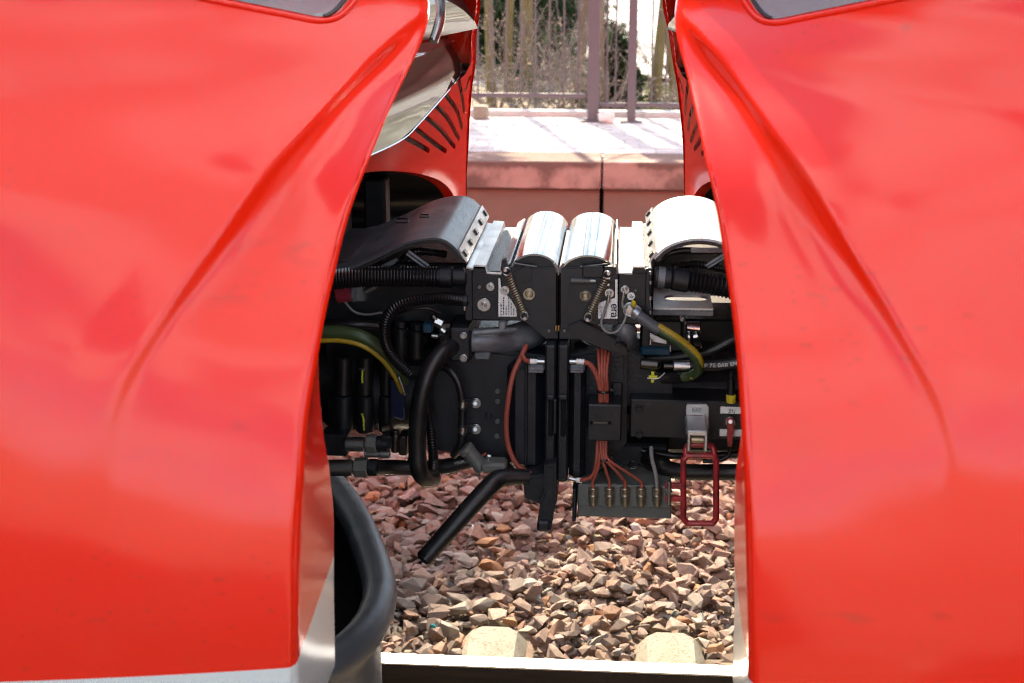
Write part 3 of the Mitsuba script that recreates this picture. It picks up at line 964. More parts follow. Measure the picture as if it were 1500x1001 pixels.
def railcar(side, lab):
    t = thing('railcar', lab, 'train')
    X = float(side)
    def shell(sgn):
        def fn(u, v):
            se, _ = edge_s(v, side)
            s = se+u
            return np.c_[X*s, sgn*flank(s, v, side), v]
        return fn
    U = np.r_[0, .002, .004, .007, .01, .013, .016, .02, np.arange(.027, .75, .0065), .78, .85, 1.0, 1.3, 2, 4, 8, 12]
    V = np.r_[np.arange(.885, 2.2, .0068), np.linspace(2.22, 3.8, 40)]
    add(t, 'body_shell', grid(U, V, shell(-1)), 'red_paint', 42)
    Uc = np.r_[0, .004, .009, .016, np.arange(.03, .75, .03), .8, 1.0, 1.3, 2, 4, 8, 12]
    Vc = np.r_[np.arange(.885, 2.2, .02), np.linspace(2.22, 3.8, 40)]
    add(t, 'far_shell', grid(Uc, Vc, shell(1)), 'red_paint', 42)
    se, ye = edge_s(np.array([3.8]), side)
    # roof
    def roof(u, v):
        s = 1.7+u
        h = flank(s, np.full(s.shape, 3.8), side)
        return np.c_[X*s, h*v, 3.8+.12*(1-v*v)]
    add(t, 'roof', grid(np.r_[0, .3, .7, 1.3, 3, 6, 10.3], np.linspace(-1, 1, 15), roof), 'grey_paint', 40)
    # front, cut by the arch over the coupler and by the vent slots
    zz = np.r_[np.arange(.885, 2.2, .02), np.linspace(2.2, 3.8, 30)]
    yy = edge_s(zz, side)[1]-.0005
    ar = arch_pts()
    out = [(y, z) for y, z in zip(yy, zz)]+[(-y, z) for y, z in zip(yy[::-1], zz[::-1])]
    hole = [(y, z) for y, z in ar]+[(-y, z) for y, z in ar[::-1]]
    cut = hole[:len(ar)]+[(ar[-1][0], .5), (-ar[-1][0], .5)]+hole[len(ar):]
    g = Polygon(out).difference(Polygon(cut))
    slots = []
    for sl in SLOTS:
        p = spline([(a, b, 0) for a, b in sl], 6)[:, :2]
        for m in (1, -1):
            slots.append(LineString([(m*a, b) for a, b in p]).buffer(.0068))
    for q in slots:
        g = g.difference(q)
    used_panel = [(0, 1.628), (.37, 1.637), (.535, 1.664), (.75, 1.716), (.87, 1.757), (.862, 1.79), (.765, 1.862), (.70, 1.89), (.66, 1.92), (.62, 1.94), (.53, 2.02), (.47, 2.08), (.40, 2.15), (.3, 2.15), (0, 2.15)]
    pl = Polygon(used_panel+[(-a, b) for a, b in used_panel[::-1]])
    g = g.difference(pl.intersection(Polygon(out).buffer(-.018)).buffer(-.003))
    ff = lambda off=0.0: (lambda u, v: np.c_[X*(front(u, v, side)-off), u, v])
    if g.geom_type != 'Polygon':
        g = max(g.geoms, key=lambda q: q.area)
    fp = patch(g, .017, ff())
    add(t, 'front_shell', fp, 'red_paint', 35)
    lim = Polygon(out).buffer(-.018)
    chev = Polygon([(.15, 1.872), (.27, 1.890), (.42, 1.888), (.645, 1.868), (.53, 1.843), (.3, 1.846)])
    chevs = [chev, Polygon([(-a, b) for a, b in chev.exterior.coords])]
    chev = chevs[0].union(chevs[1])
    low = pl.intersection(lim).intersection(sbox(-2, 1, 2, 1.9)).difference(chev)
    if low.geom_type != 'Polygon':
        low = max(low.geoms, key=lambda q: q.area)
    hi = pl.intersection(lim).difference(sbox(-2, 1, 2, 1.9)).difference(chev.buffer(.004))
    if hi.geom_type != 'Polygon':
        hi = max(hi.geoms, key=lambda q: q.area)
    lean = lambda e: (lambda u, v: np.c_[X*(front(u, v, side)-e-.020+.43*(v-1.66)), u, v])
    raked = lambda u, v: np.c_[X*(front(u, v, side)-.012+.58*(v-1.9)), u, v]
    under = lambda u, v: np.c_[X*(front(u, v, side)+.052-(v-1.843)/.047*.06), u, v]
    add(t, 'front_panel', patch(low, .02, lean(.006)), 'glass_dark', 30)
    lo = spline([(a, b, 0) for a, b in used_panel[:6]], 6)[:, :2]
    for m in (1, -1):
        add(t, 'panel_edge', grid(np.arange(len(lo)), np.array([0., 1.]), lambda u, v: np.where(v[:, None] > .5, lean(.006)(m*lo[u.astype(int), 0], lo[u.astype(int), 1]), ff(-.005)(m*lo[u.astype(int), 0], lo[u.astype(int), 1]))), 'plastic_black')
    add(t, 'windscreen', patch(hi, .02, raked), 'glass_dark', 30)
    add(t, 'panel_backing', patch(pl.intersection(lim), .05, ff(-.16)), 'dark_void')
    for q in chevs:
        k = add(t, 'tail_lamp', patch(q, .015, under), 'tail_red', 30)
        labels[k] = {'label': 'dark red lamp set into the black front panel'}
    rim = [np.array(lean(.007)(np.array([a]), np.array([b]))[0]) for a, b in lo]
    add(t, 'panel_trim', tube(rim, .0022, sides=6, smooth_path=False), 'chrome_trim', 40)
    rim = [np.array(lean(.006)(np.array([a]), np.array([b]))[0]) for a, b in spline([(.15, 1.872, 0), (.3, 1.844, 0), (.53, 1.841, 0), (.65, 1.868, 0)], 8)[:, :2]]
    add(t, 'panel_trim', tube(rim, .0025, sides=6, smooth_path=False), 'chrome_trim', 40)
    rim = [np.array(raked(np.array([a]), np.array([b]))[0]) for a, b in ((.30, 1.89), (.33, 1.95), (.33, 2.03), (.30, 2.15))]
    for m in (1, -1):
        add(t, 'panel_trim', tube([q*[1, m, 1] for q in rim], .012, sides=8), 'chrome_trim', 40)
    for q in slots:
        add(t, 'vent_louvre', patch(q.buffer(.003), .012, ff(-.012)), 'black_paint', 30)
    # inside of the coupler pocket
    def pocket(u, v):
        i = np.interp(u, np.arange(len(hole)), [p[0] for p in hole])
        j = np.interp(u, np.arange(len(hole)), [p[1] for p in hole])
        s = front(i, j, side)
        return np.c_[X*(s+v), i*(1-.12*v), j-.02*v]
    hole = hole[len(ar):]+hole[:len(ar)]
    add(t, 'pocket_flange', grid(np.arange(len(hole)), np.array([0, .03]), pocket), 'red_paint', 40)
    add(t, 'pocket_lining', grid(np.arange(len(hole)), np.array([.03, .3, .95]), pocket), 'plastic_black', 40)
    add(t, 'pocket_back', bevel_box(np.array([X*1.25, -.95, .5]), np.array([X*1.3, .95, 1.75])), 'dark_void')
    add(t, 'pocket_box', bevel_box(np.array([X*.62, .25, 1.18]), np.array([X*.95, .78, 1.43]), .02), 'black_paint')
    add(t, 'pocket_bracket', bevel_box(np.array([X*.50, .62, 1.2]), np.array([X*.56, .70, 1.5]), .006), 'black_paint')
    # cab side window with its rounded frame
    win = spline([(.30, 2.9, 0), (.315, 2.3, 0), (.335, 2.08, 0), (.352, 2.02, 0), (.385, 1.999, 0), (.45, 2.014, 0), (.62, 2.062, 0), (.95, 2.15, 0)], 8)[:, :2]
    def wf(off):
        def fn(u, v):
            return np.c_[X*u, -flank(u, v, side)-off, v]
        return fn
    wp = Polygon([*map(tuple, win), (1.5, 2.28), (1.5, 2.85), (.95, 2.9)]).buffer(0)
    if wp.geom_type != 'Polygon':
        wp = max(wp.geoms, key=lambda q: q.area)
    zsafe = np.array([edge_s(np.array([b]), side)[0][0]+.05 for a, b in wp.exterior.coords])
    wp = Polygon([(max(a, m), b) for (a, b), m in zip(wp.exterior.coords, zsafe)]).buffer(0)
    if wp.geom_type != 'Polygon':
        wp = max(wp.geoms, key=lambda q: q.area)
    k = add(t, 'side_window', patch(wp.buffer(-.008), .03, wf(.003)), 'window_glass', 30)
    e = np.array(wp.exterior.coords)
    e = np.vstack([np.linspace(e[i], e[i+1], max(2, int(np.linalg.norm(e[i+1]-e[i])/.02))) for i in range(len(e)-1)])
    add(t, 'window_frame', tube(wf(-.001)(e[:, 0], e[:, 1]), .006, sides=8, smooth_path=False, caps=False), 'red_paint', 50)
    eb = win[(win[:, 1] > 2.0) & (win[:, 0] < .40)]
    add(t, 'window_seal', tube(wf(.004)(eb[:, 0]+.012, eb[:, 1]+.006), .004, sides=6, smooth_path=False, caps=False), 'plastic_black', 50)
    # curved obstacle deflector under the nose
    dx = 0 if side < 0 else -.10
    arc = spline([(-1.05, -.95, 0), (-.8, -.82, 0), (-.56, -.63, 0), (-.458, -.49, 0), (-.415, -.38, 0), (-.402, -.26, 0), (-.414, -.13, 0), (-.46, .04, 0), (-.548, .295, 0), (-.66, .535, 0), (-.85, .82, 0), (-1.05, .95, 0)], 8)
    arc[:, 0] = (arc[:, 0]+dx)*-X
    arc[:, 2] = .65
    k = add(t, 'deflector_rim', tube(arc, .041, sides=20, smooth_path=False), 'bumper_grey', 60)
    labels[k] = {'label': 'rounded dark grey rim of the curved deflector under the nose'}
    def wall(u, v):
        i = np.interp(u, np.arange(len(arc)), arc[:, 0])
        j = np.interp(u, np.arange(len(arc)), arc[:, 1])
        return np.c_[i-X*(.030-.03*np.clip(v/.05, 0, 1)), j,   .65-.03-v]
    add(t, 'deflector_wall', grid(np.arange(len(arc)), np.array([0, .01, .05, .2, .45]), wall), 'bumper_grey', 40)
    def inner(u, v):
        i = np.interp(u, np.arange(len(arc)), arc[:, 0])
        j = np.interp(u, np.arange(len(arc)), arc[:, 1])
        return np.c_[i+X*.034, j*.96+.0*v, .64-v]
    add(t, 'deflector_lining', grid(np.arange(len(arc)), np.array([0, .2, .45]), inner), 'plastic_black', 40)
    add(t, 'underframe', [bevel_box(np.array([X*1.3, -1.2, .25]), np.array([X*9, 1.2, 1.1]), .02)], 'black_paint')
    lid = Polygon([(a, b) for a, b in arc[:, :2]]).buffer(-.02)
    if lid.geom_type != 'Polygon':
        lid = max(lid.geoms, key=lambda q: q.area)
    add(t, 'deflector_floor', patch(lid, .05, lambda u, v: np.c_[u, v, np.full(len(u), .545)]), 'dark_void')
    add(t, 'deflector_bracket', bevel_box(np.array([X*(.50-dx), -.42, .52]), np.array([X*(.56-dx), -.30, .60]), .006), 'grey_paint')
    return t


railcar(-1, 'red train nose filling the left of the picture with grille slots and dark front panel')
railcar(1, 'red train nose filling the right of the picture beside the sunlit ballast')


# ---------------------------------------------------------------- the two coupler heads
NY = -.20
cl = thing('coupler', 'black automatic coupler of the left train with grey sheet cover and coil spring', 'coupler')
cr = thing('coupler', 'black automatic coupler of the right train with white sunlit sheet cover and red wires', 'coupler')

# --- electric heads on top: hoods, stepped hinge sheets and bent covers
def hood(par, x0, x1, ytop, ybase, matname):
    a, b = at(x0, ybase, NY), at(x1, ybase, NY)
    top = at((x0+x1)/2, ytop, NY)[2]
    cx_, hw = (a[0]+b[0])/2, (b[0]-a[0])/2
    zb = a[2]
    ang = np.linspace(math.pi, 0, 25)
    p = np.c_[cx_+hw*np.cos(ang), zb+(top-zb)*np.sin(ang)**.9]
    k = add(par, 'hood', sheet(p, NY, .30, .004), matname, 35)
    g = Polygon(np.vstack([p*1.0, [(b[0], zb-.05), (a[0], zb-.05)]])).buffer(-.004)
    add(par, 'hood_end', prism(g, NY+.004, .29, .001), 'black_paint', 30)
    return k


hood(cl, 746, 820, 372, 402, 'stainless')
hood(cr, 821, 902, 374, 402, 'stainless')
for par, px in ((cl, ((752, 386), (786, 391))), (cr, ((850, 391), (890, 387)))):
    add(par, 'hood_lip', hose([(px[0][0], px[0][1], NY-.012), (px[1][0], px[1][1], NY-.012)], .0022, sides=6), 'dark_steel', 40)
add(cl, 'hinge_sheet', sheet(prof([(683, 391), (692, 393), (694, 388), (712, 389), (714, 399), (733, 400), (735, 391), (746, 384)], NY, sp=False), NY, .30, .004), 'zinc', 25)
add(cr, 'hinge_sheet', sheet(prof([(903, 386), (907, 399), (925, 400), (927, 390), (944, 390), (946, 394), (954, 391)], NY, sp=False), NY, .30, .004), 'zinc', 25)
lp = prof([(470, 404), (500, 397), (530, 385), (560, 371), (590, 357), (618, 350), (643, 349), (662, 358), (680, 378)], NY)
rp = prof([(957, 378), (972, 364), (990, 355), (1012, 350), (1036, 350), (1060, 356), (1088, 372), (1115, 390)], NY)
k = add(cl, 'cover_sheet', sheet(lp, NY, .32, .005), 'cover_grey', 35)
labels[k] = {'label': 'bent grey cover sheet with scuff marks'}
k = add(cr, 'cover_sheet', sheet(rp, NY, .32, .005), 'cover_pale', 35)
labels[k] = {'label': 'bent pale cover sheet in full sun'}
for par, p in ((cl, lp), (cr, rp)):
    d = np.gradient(p, axis=0)
    nrm = np.c_[-d[:, 1], d[:, 0]]
    nrm /= np.linalg.norm(nrm, axis=1, keepdims=True)
    nrm *= np.sign(nrm[len(nrm)//2, 1])
    add(par, 'cover_edging', sheet(p-nrm*.0052, NY-.004, NY+.02, .007), 'rubber', 35)
# comb strips with their clips
def comb(par, a, b):
    """a, b: photo pixels of the strip's two long edges at the near end."""
    p, q = at(*a, NY-.002), at(*b, NY-.002)
    n = np.array([-(q-p)[2], 0, (q-p)[0]])
    n *= np.sign(n[2])/np.linalg.norm(n)
    add(par, 'comb_strip', sheet(np.array([p[[0, 2]]+n[[0, 2]]*.004, q[[0, 2]]+n[[0, 2]]*.004]), NY-.003, .32, .004), 'zinc')
    for i in range(5):
        y = -.185+.118*i
        c = (p+q)/2+n*.006
        c[1] = y
        d = (q-p)/np.linalg.norm(q-p)
        v = [c+s*d*.007+t*np.array([0, .011, 0])+w*n*.003 for s in (-1, 1) for t in (-1, 1) for w in (-1, 1)]
        add(par, 'clip', trimesh.convex.convex_hull(np.array(v)), 'plastic_black')


comb(cl, (671, 366), (683, 385))
comb(cr, (952, 385), (963, 370))
# rough pen rings on the grey cover
def on_cover(px, py):
    best = None
    for y in np.linspace(-.2, .32, 260):
        q = at(px, py, y)
        zc = np.interp(q[0], lp[:, 0], lp[:, 1])
        if best is None or abs(q[2]-zc) < best[0]:
            best = (abs(q[2]-zc), np.array([q[0], y, zc+.0012]))
    return best[1]


for cx_, cy_, rx, ry in ((589, 324, 10, 3.5), (622, 317, 7, 2.2)):
    pts = [on_cover(cx_+rx*math.cos(a), cy_+ry*math.sin(a)+.5*math.sin(3*a)) for a in np.linspace(0, 2*math.pi, 25)]
    add(cl, 'pen_mark', tube(pts, .0012, sides=5, smooth_path=False), 'print_dark')
# trays under the covers
add(cl, 'cable_tray', [bx(470, 386, 684, 470, -.10, .28, .004)], 'black_paint')
add(cr, 'cable_tray', [bx(952, 372, 1110, 430, .14, .28, .004), bx(952, 470, 1110, 640, .06, .3, .004)], 'black_paint')

# --- electric head boxes
add(cl, 'end_box', [bx(684, 398, 748, 470, NY+.004, .26, .004), bx(684, 393, 713, 400, NY+.006, .26, .002)], 'black_paint')
add(cl, 'box_edge', bx(681, 396, 692, 470, NY-.003, NY+.02, .002), 'black_paint')
add(cr, 'end_box', [bx(903, 400, 958, 476, NY+.004, .26, .004), bx(926, 391, 958, 401, NY+.006, .26, .002)], 'black_paint')
add(cr, 'box_edge', bx(944, 394, 955, 474, NY-.003, NY+.02, .002), 'black_paint')
add(cl, 'side_plate', poly([(735, 392), (817, 392), (817, 497), (800, 497), (768, 471), (735, 470)], NY-.006, .2, .003), 'blue_black')
add(cr, 'side_plate', poly([(819.5, 392), (905, 392), (905, 476), (868, 476), (855, 470), (845, 497), (819.5, 497)], NY-.006, .2, .003), 'blue_black')
add(cl, 'raised_plate', poly([(772, 389), (779, 389), (779, 415), (760, 415), (752, 400)], NY-.014, NY, .002), 'black_paint')
add(cr, 'raised_plate', poly([(832, 415), (902, 415), (902, 468), (872, 473), (852, 470), (830, 486)], NY-.012, NY, .003), 'black_paint')
add(cr, 'raised_plate', bx(853, 390, 884, 407, NY-.016, NY, .002), 'black_paint')
add(cr, 'latch_strip', bx(836, 410.5, 873, 414, NY-.02, NY-.004, .001), 'grey_paint')
add(cr, 'latch_strip', bx(864, 410.5, 873, 413.5, NY-.022, NY-.01, .001), 'zinc')
add(cr, 'support_arm', poly([(832, 478), (850, 471), (905, 500), (918, 512), (918, 522), (896, 516), (840, 494)], NY-.024, NY+.02, .003), 'black_paint')
add(cl, 'seal_strip', hose([(815.6, 399, NY-.007), (815.6, 478, NY-.007)], .0022, sides=6), 'dark_steel', 40)
add(cr, 'seal_strip', hose([(820.3, 399, NY-.007), (820.3, 478, NY-.007)], .0022, sides=6), 'dark_steel', 40)
add(cl, 'edge_trim', hose([(811, 386, NY-.006), (815.5, 394, NY-.006), (815.5, 399, NY-.006)], .003, sides=6), 'zinc', 40)
add(cr, 'edge_trim', hose([(826, 386, NY-.006), (820.5, 394, NY-.006), (820.5, 399, NY-.006)], .003, sides=6), 'zinc', 40)
add(cr, 'edge_trim', hose([(904.5, 350, NY-.004), (904.5, 374, NY-.004), (903.5, 401, NY-.006)], .0022, sides=6), 'zinc', 40)
for par, x in ((cl, 814.2), (cr, 818.4)):
    add(par, 'contact_pin', prod([(x, 477, NY-.012), (x, 485, NY-.012)], .0028, sides=10), 'brass', 40)
for par, x in ((cl, 804.5), (cr, 827)):
    bolt(par, x, 484, NY-.009, 2.6, 'grey_paint', False)
# screws
bolt(cl, 718.5, 420, NY+.003, 3.2, 'steel', True, 6.4)
bolt(cl, 709, 446.5, NY+.003, 4.4, 'steel', True, 10)
bolt(cl, 702.5, 420, NY+.003, 3, 'grey_paint', False)
bolt(cl, 739.5, 425.5, NY-.006, 3.2, 'steel', True, 7)
for par, x, y in ((cl, 775, 431), (cr, 857.5, 433)):
    k = add(par, 'pivot_bush', [disc(x, y, NY-.008, 9, .004), ring(x, y, NY-.012, 5.2, 1.1), disc(x, y, NY-.010, 3, .006)], 'dull_brass', 40)
bolt(cr, 892.5, 429.5, NY-.012, 4, 'steel', True, 7)
bolt(cr, 915.5, 424.5, NY+.003, 4.6, 'steel', True, 6.6)
k = add(cr, 'round_sticker', disc(924.5, 434, NY+.002, 5.8, .002), 'label_white', 40)
for dy, w_ in ((-1.5, 1.2), (.3, 4), (2, 2.6)):
    add(cr, 'sticker_print', bx(924.5-w_, 433.7+dy, 924.5+w_, 434.3+dy, NY-.0008, NY+.001, 0), 'print_dark')
bolt(cr, 931, 424.8, NY+.003, 2.2, 'grey_paint', False)
bolt(cr, 891, 416, NY-.012, 2.4, 'steel', False)
for yy in (400, 414, 437, 458):
    add(cr, 'clamp_screw', [prod([(953, yy-2.5, NY-.012), (953, yy+2.5, NY-.012)], .0042, sides=10)], 'steel', 40)
add(cr, 'clamp_wire', hose([(954, 400, NY-.012), (951.5, 420, NY-.014), (953, 440, NY-.012), (954, 456, NY-.012), (955.5, 466, NY-.012)], .0014, sides=6), 'steel', 40)
for yy in (408, 452):
    add(cl, 'clamp_screw', [prod([(680.5, yy-3, NY-.012), (680.5, yy+3, NY-.012)], .004, sides=10)], 'steel', 40)
add(cl, 'clamp_wire', hose([(679, 392, NY-.012), (681, 400, NY-.012), (680, 408, NY-.012)], .0012, sides=6), 'steel', 40)


def spring(par, a, b, r=.0078, turns=17):
    A, B = P3(a), P3(b)
    d = (B-A)/np.linalg.norm(B-A)
    u = np.cross(d, [0, 1, 0])
    u /= np.linalg.norm(u)
    v = np.cross(d, u)
    L = np.linalg.norm(B-A)
    s = np.linspace(0, 1, turns*12)
    p = A+d*(L*(.10+.8*s))[:, None]+r*(np.cos(s*turns*2*np.pi)[:, None]*u+np.sin(s*turns*2*np.pi)[:, None]*v)
    k = add(par, 'spring', tube(p, .0015, sides=6, smooth_path=False), 'dull_brass', 50)
    for c, sgn in ((A, 1), (B, -1)):
        ang = np.linspace(0, 2*np.pi, 20)
        o_ = c+d*sgn*L*.04
        q = o_+.0085*(np.cos(ang)[:, None]*u+np.sin(ang)[:, None]*d)
        add(k, 'hook', tube(q, .0016, sides=6, smooth_path=False), 'steel', 50)
        add(par, 'spring_pin', rod(c+[0, .03, 0], c-[0, .008, 0], .0042, 12), 'steel', 40)


spring(cl, (740.5, 395, NY-.024), (769, 466, NY-.024))
spring(cr, (891.5, 400, NY-.030), (860.5, 468, NY-.030))
add(cl, 'spring_arm', poly([(735, 382), (741, 380), (745, 398), (738, 404), (733, 396)], NY-.02, NY, .002), 'black_paint')
add(cr, 'spring_arm', poly([(886, 391), (897, 391), (900, 405), (894, 408), (886, 401)], NY-.024, NY, .002), 'black_paint')

# type plates
k = add(cl, 'type_plate', poly([(730, 408), (732.5, 408), (735, 430), (744, 434), (749, 440), (756, 452), (757, 464), (730, 464)], NY-.0085, NY-.005, .0005), 'label_white')
for i in range(6):
    x = 734+i*3.7
    y0, y1 = 462, [447, 437, 449, 437, 443, 452][i]
    yy = y0
    r = np.random.default_rng(70+i)
    while yy > y1:
        L = r.uniform(1.5, 4.5)
        add(k, 'print', bx(x-.75, yy-L, x+.75, yy, NY-.0092, NY-.008, 0), 'print_grey' if i > 2 else 'print_dark')
        yy -= L+1.2
k = add(cr, 'type_plate', poly([(876, 445), (889, 440), (901, 437), (901, 410), (904.5, 410), (904.5, 467), (876, 467)], NY-.0145, NY-.011, .0005), 'label_white')
o_ = at(895.6, 444.5, NY-.0152)
text('era', .0150, o_, np.array([0, 0, -1.0]), np.array([1.0, 0, 0]), 'navy_enamel', k, bold=True)
for i in range(5):
    x = 879+i*2.2
    yy = 449
    r = np.random.default_rng(90+i)
    while yy < 464:
        L = r.uniform(2, 6)
        add(k, 'print', bx(x-.5, yy, x+.5, min(yy+L, 465), NY-.0152, NY-.014, 0), 'print_grey')
        yy += L+1

# --- mechanical coupler heads
for par, x0, x1 in ((cl, 797.5, 814.5), (cr, 815.5, 833.5)):
    add(par, 'face_plate', bx(x0, 507, x1, 706, -.245, .24, .004), 'black_cast')
    add(par, 'face_recess', bx(x0+5.5, 586, x1-4.5, 640, -.249, -.243, .003), 'dark_void')
    add(par, 'guide_bar', bx(x0+2, 580, x1-2, 587, -.256, -.24, .003), 'black_cast')
add(cl, 'guide_bar', bx(810, 586, 815.5, 636, -.258, -.244, .002), 'black_paint')
add(cl, 'coupler_head', [poly([(690, 510), (746, 516), (797, 522), (797, 700), (745, 690), (690, 668), (630, 660), (630, 520)], -.17, .2, .008), bx(742, 530, 798, 692, -.20, .2, .02)], 'blue_black')
add(cr, 'coupler_head', [poly([(834, 520), (918, 505), (918, 650), (880, 690), (858, 708), (834, 706)], -.18, .2, .008), bx(833, 530, 858, 704, -.21, .2, .015)], 'black_cast')
add(cl, 'drawbar', [bx(560, 520, 700, 634, -.08, .14, .03), bx(470, 470, 640, 632, 0.0, .2, .02)], 'black_paint')
add(cl, 'drawbar_end', rod(at(548, 575, -.02), at(640, 575, -.02), .085, 28), 'black_paint', 40)
add(cr, 'drawbar', [bx(905, 520, 1110, 668, -.04, .16, .02), rod(at(900, 575, -.06), at(1110, 575, -.06), .05, 24)], 'black_paint')
for par, m in ((cl, -1), (cr, 1)):
    add(par, 'drawbar_shaft', rod([m*.30, .07, 1.13], [m*1.26, .07, 1.10], .085, 28), 'black_paint', 40)
add(cr, 'gusset', poly([(905, 505), (940, 520), (960, 545), (985, 556), (985, 595), (905, 595)], -.15, -.02, .004), 'black_cast')
# grey cast guide horn between the heads
hp = [(680, 500, -.19), (705, 498, -.19), (738, 497, -.17), (768, 492, -.13), (796, 480, -.05)]
add(cl, 'guide_horn', [hose(hp, [.026, .026, .029, .034, .03], sides=20), bx(694, 516, 718, 528, -.2, -.12, .004), bx(730, 472, 741, 484, -.215, -.15, .003)], 'grey_cast', 45)
add(cl, 'horn_rib', hose([(694, 488, -.225), (724, 486, -.222), (756, 483, -.19)], .006, sides=10), 'grey_cast', 45)
add(cl, 'flange', bx(658, 482, 690, 531, -.225, -.08, .006), 'black_cast')
bolt(cl, 679, 491.5, -.226, 4.2, 'steel', False, 5.5)
bolt(cl, 679, 524.5, -.226, 4.4, 'steel', False, 6)
add(cr, 'guide_horn', hose([(912, 470, -.17), (915, 486, -.17), (920, 503, -.13)], [.022, .028, .02], sides=16), 'grey_cast', 45)
add(cr, 'guide_horn', hose([(850, 508, -.1), (862, 520, -.14), (865, 540, -.16)], [.016, .018, .012], sides=14), 'black_cast', 45)
for par, x0, x1 in ((cl, 773, 798), (cr, 834, 857)):
    add(par, 'lock_bar', [bx(x0, 536, x1, 545, -.228, -.1, .004), bx(x0+1, 544, x1-2, 546.5, -.231, -.1, .002)], 'grey_cast')
for x, y in ((729, 573), (729, 587.5), (729, 617), (728, 638.5)):
    bolt(cl, x, y, -.17, 3.8, 'grey_paint', True)
bolt(cl, 716, 609, -.17, 5.5, 'black_cast', True)
add(cl, 'rib', bx(768, 535, 773, 690, -.206, -.18, .002), 'black_cast')
add(cr, 'rib', bx(857, 530, 860, 700, -.214, -.16, .002), 'black_cast')
for y in (496, 505):
    bolt(cr, 905.5, y, -.226, 4, 'black_cast', False)
for y in (573, 582):
    bolt(cr, 903.5, y, -.182, 3.6, 'black_cast', False)
add(cr, 'mount_bracket', bx(896, 562, 912, 592, -.19, -.1, .003), 'black_cast')
# small box with a slot over the red wires
kb = add(cr, 'junction_cover', bx(860, 594, 911, 646, -.262, -.19, .003), 'black_paint')
for x in (866, 893):
    add(kb, 'screw', disc(x, 619.5, -.262, 2.6, .003, 12), 'dark_void', 40)
add(kb, 'slot', bx(869, 619, 890, 621, -.2635, -.2615, .0003), 'dark_steel')
# long mounting bar with bolts and plates on the right
kb = add(cr, 'mounting_bar', bx(922, 590, 1120, 641, -.20, -.06, .003), 'black_paint')
for y in (598.5, 636.5):
    add(kb, 'bolt', [disc(936.5, y, -.20, 6, .004), hexnut(at(936.5, y, -.203), at(936.5, y, -.203)-[0, .006, 0], 3.6*MPX)], 'black_cast', 40)
kz = add(kb, 'label_strip', bx(1055, 597, 1090, 606, -.2025, -.199, .0004), 'grey_cast')
scene[kz]['bsdf'] = {'type': 'ref', 'id': 'label_white'}
text('ZU', .0085, at(1066.5, 605, -.2032), np.array([1.0, 0, 0]), np.array([0, 0, 1.0]), 'print_dark', kb)
kz = add(kb, 'label_strip', bx(1054, 630, 1090, 639, -.2025, -.199, .0004), 'label_white')
text('A', .0085, at(1063, 638.2, -.2032), np.array([1.0, 0, 0]), np.array([0, 0, 1.0]), 'print_dark', kb)
# lower lever block and hook
add(cl, 'lever_block', [poly([(766, 700), (790, 697), (815, 688), (815, 740), (797, 742), (768, 730)], -.262, -.02, .005)], 'black_cast')
add(cl, 'lever', [poly([(797, 683), (814.5, 680), (814, 738), (807, 778), (788, 778), (791, 735), (797, 720)], -.285, -.2, .006)], 'black_cast')
add(cl, 'lever_tip', bx(786.5, 765, 805.5, 780, -.30, -.20, .005), 'black_cast')

# ---------------------------------------------------------------- hoses, cables and fittings
def cable(name, label, cat, px, r, m, group=None, **k):
    return single(name, label, cat, hose(px, r, **k), m, 50, group)


RY = -.24
# black uncoupling bar
t = thing('uncoupling_bar', 'black round bar slanting down over the stones below the coupler', 'bar')
add(t, 'handle', [hose([(622, 818, -.36), (668, 766, -.33), (712, 718, -.29), (730, 702, -.27), (748, 699, -.26), (775, 699, -.25)], [.0195, .0205, .021, .021, .0195, .017], sides=20)], 'rubber', 40)
add(t, 'end_cap', hose([(619, 822, -.362), (622, 818.5, -.36), (627, 813, -.357)], [.014, .0205, .0212], sides=20), 'plastic_black', 40)
# red sensor wires, left
cable('sensor_wire', 'single red wire bowed down the left coupler head', 'wire', [(771, 506, -.19), (764, 522, -.21), (752, 548, -.225), (745, 582, -.235), (741.5, 620, -.235), (745, 655, -.235), (758, 682, -.235), (777, 694, -.235)], .0058, 'wire_red')
t = thing('sensor_wire', 'short red wire with white sleeve at the top left of the coupler faces', 'wire')
add(t, 'wire', hose([(765, 521, -.215), (770, 528, -.225), (779, 530, -.235)], .0052), 'wire_red', 50)
add(t, 'sleeve', prod([(776, 529.5, -.236), (787, 530, -.236)], .0058), 'label_white', 40)
add(t, 'ferrule', prod([(786, 530, -.236), (798, 530, -.236)], .005), 'steel', 40)
t = thing('sensor_wire', 'red wire with white sleeve curving from the top right of the coupler faces', 'wire')
add(t, 'wire', hose([(855, 530.5, RY), (866, 536, RY), (876, 556, RY), (880, 580, RY), (879, 600, RY)], .0058), 'wire_red', 50)
add(t, 'sleeve', prod([(844, 530, RY), (856, 530.3, RY)], .0062), 'label_white', 40)
add(t, 'ferrule', prod([(834, 530, RY), (845, 530, RY)], .0052), 'steel', 40)
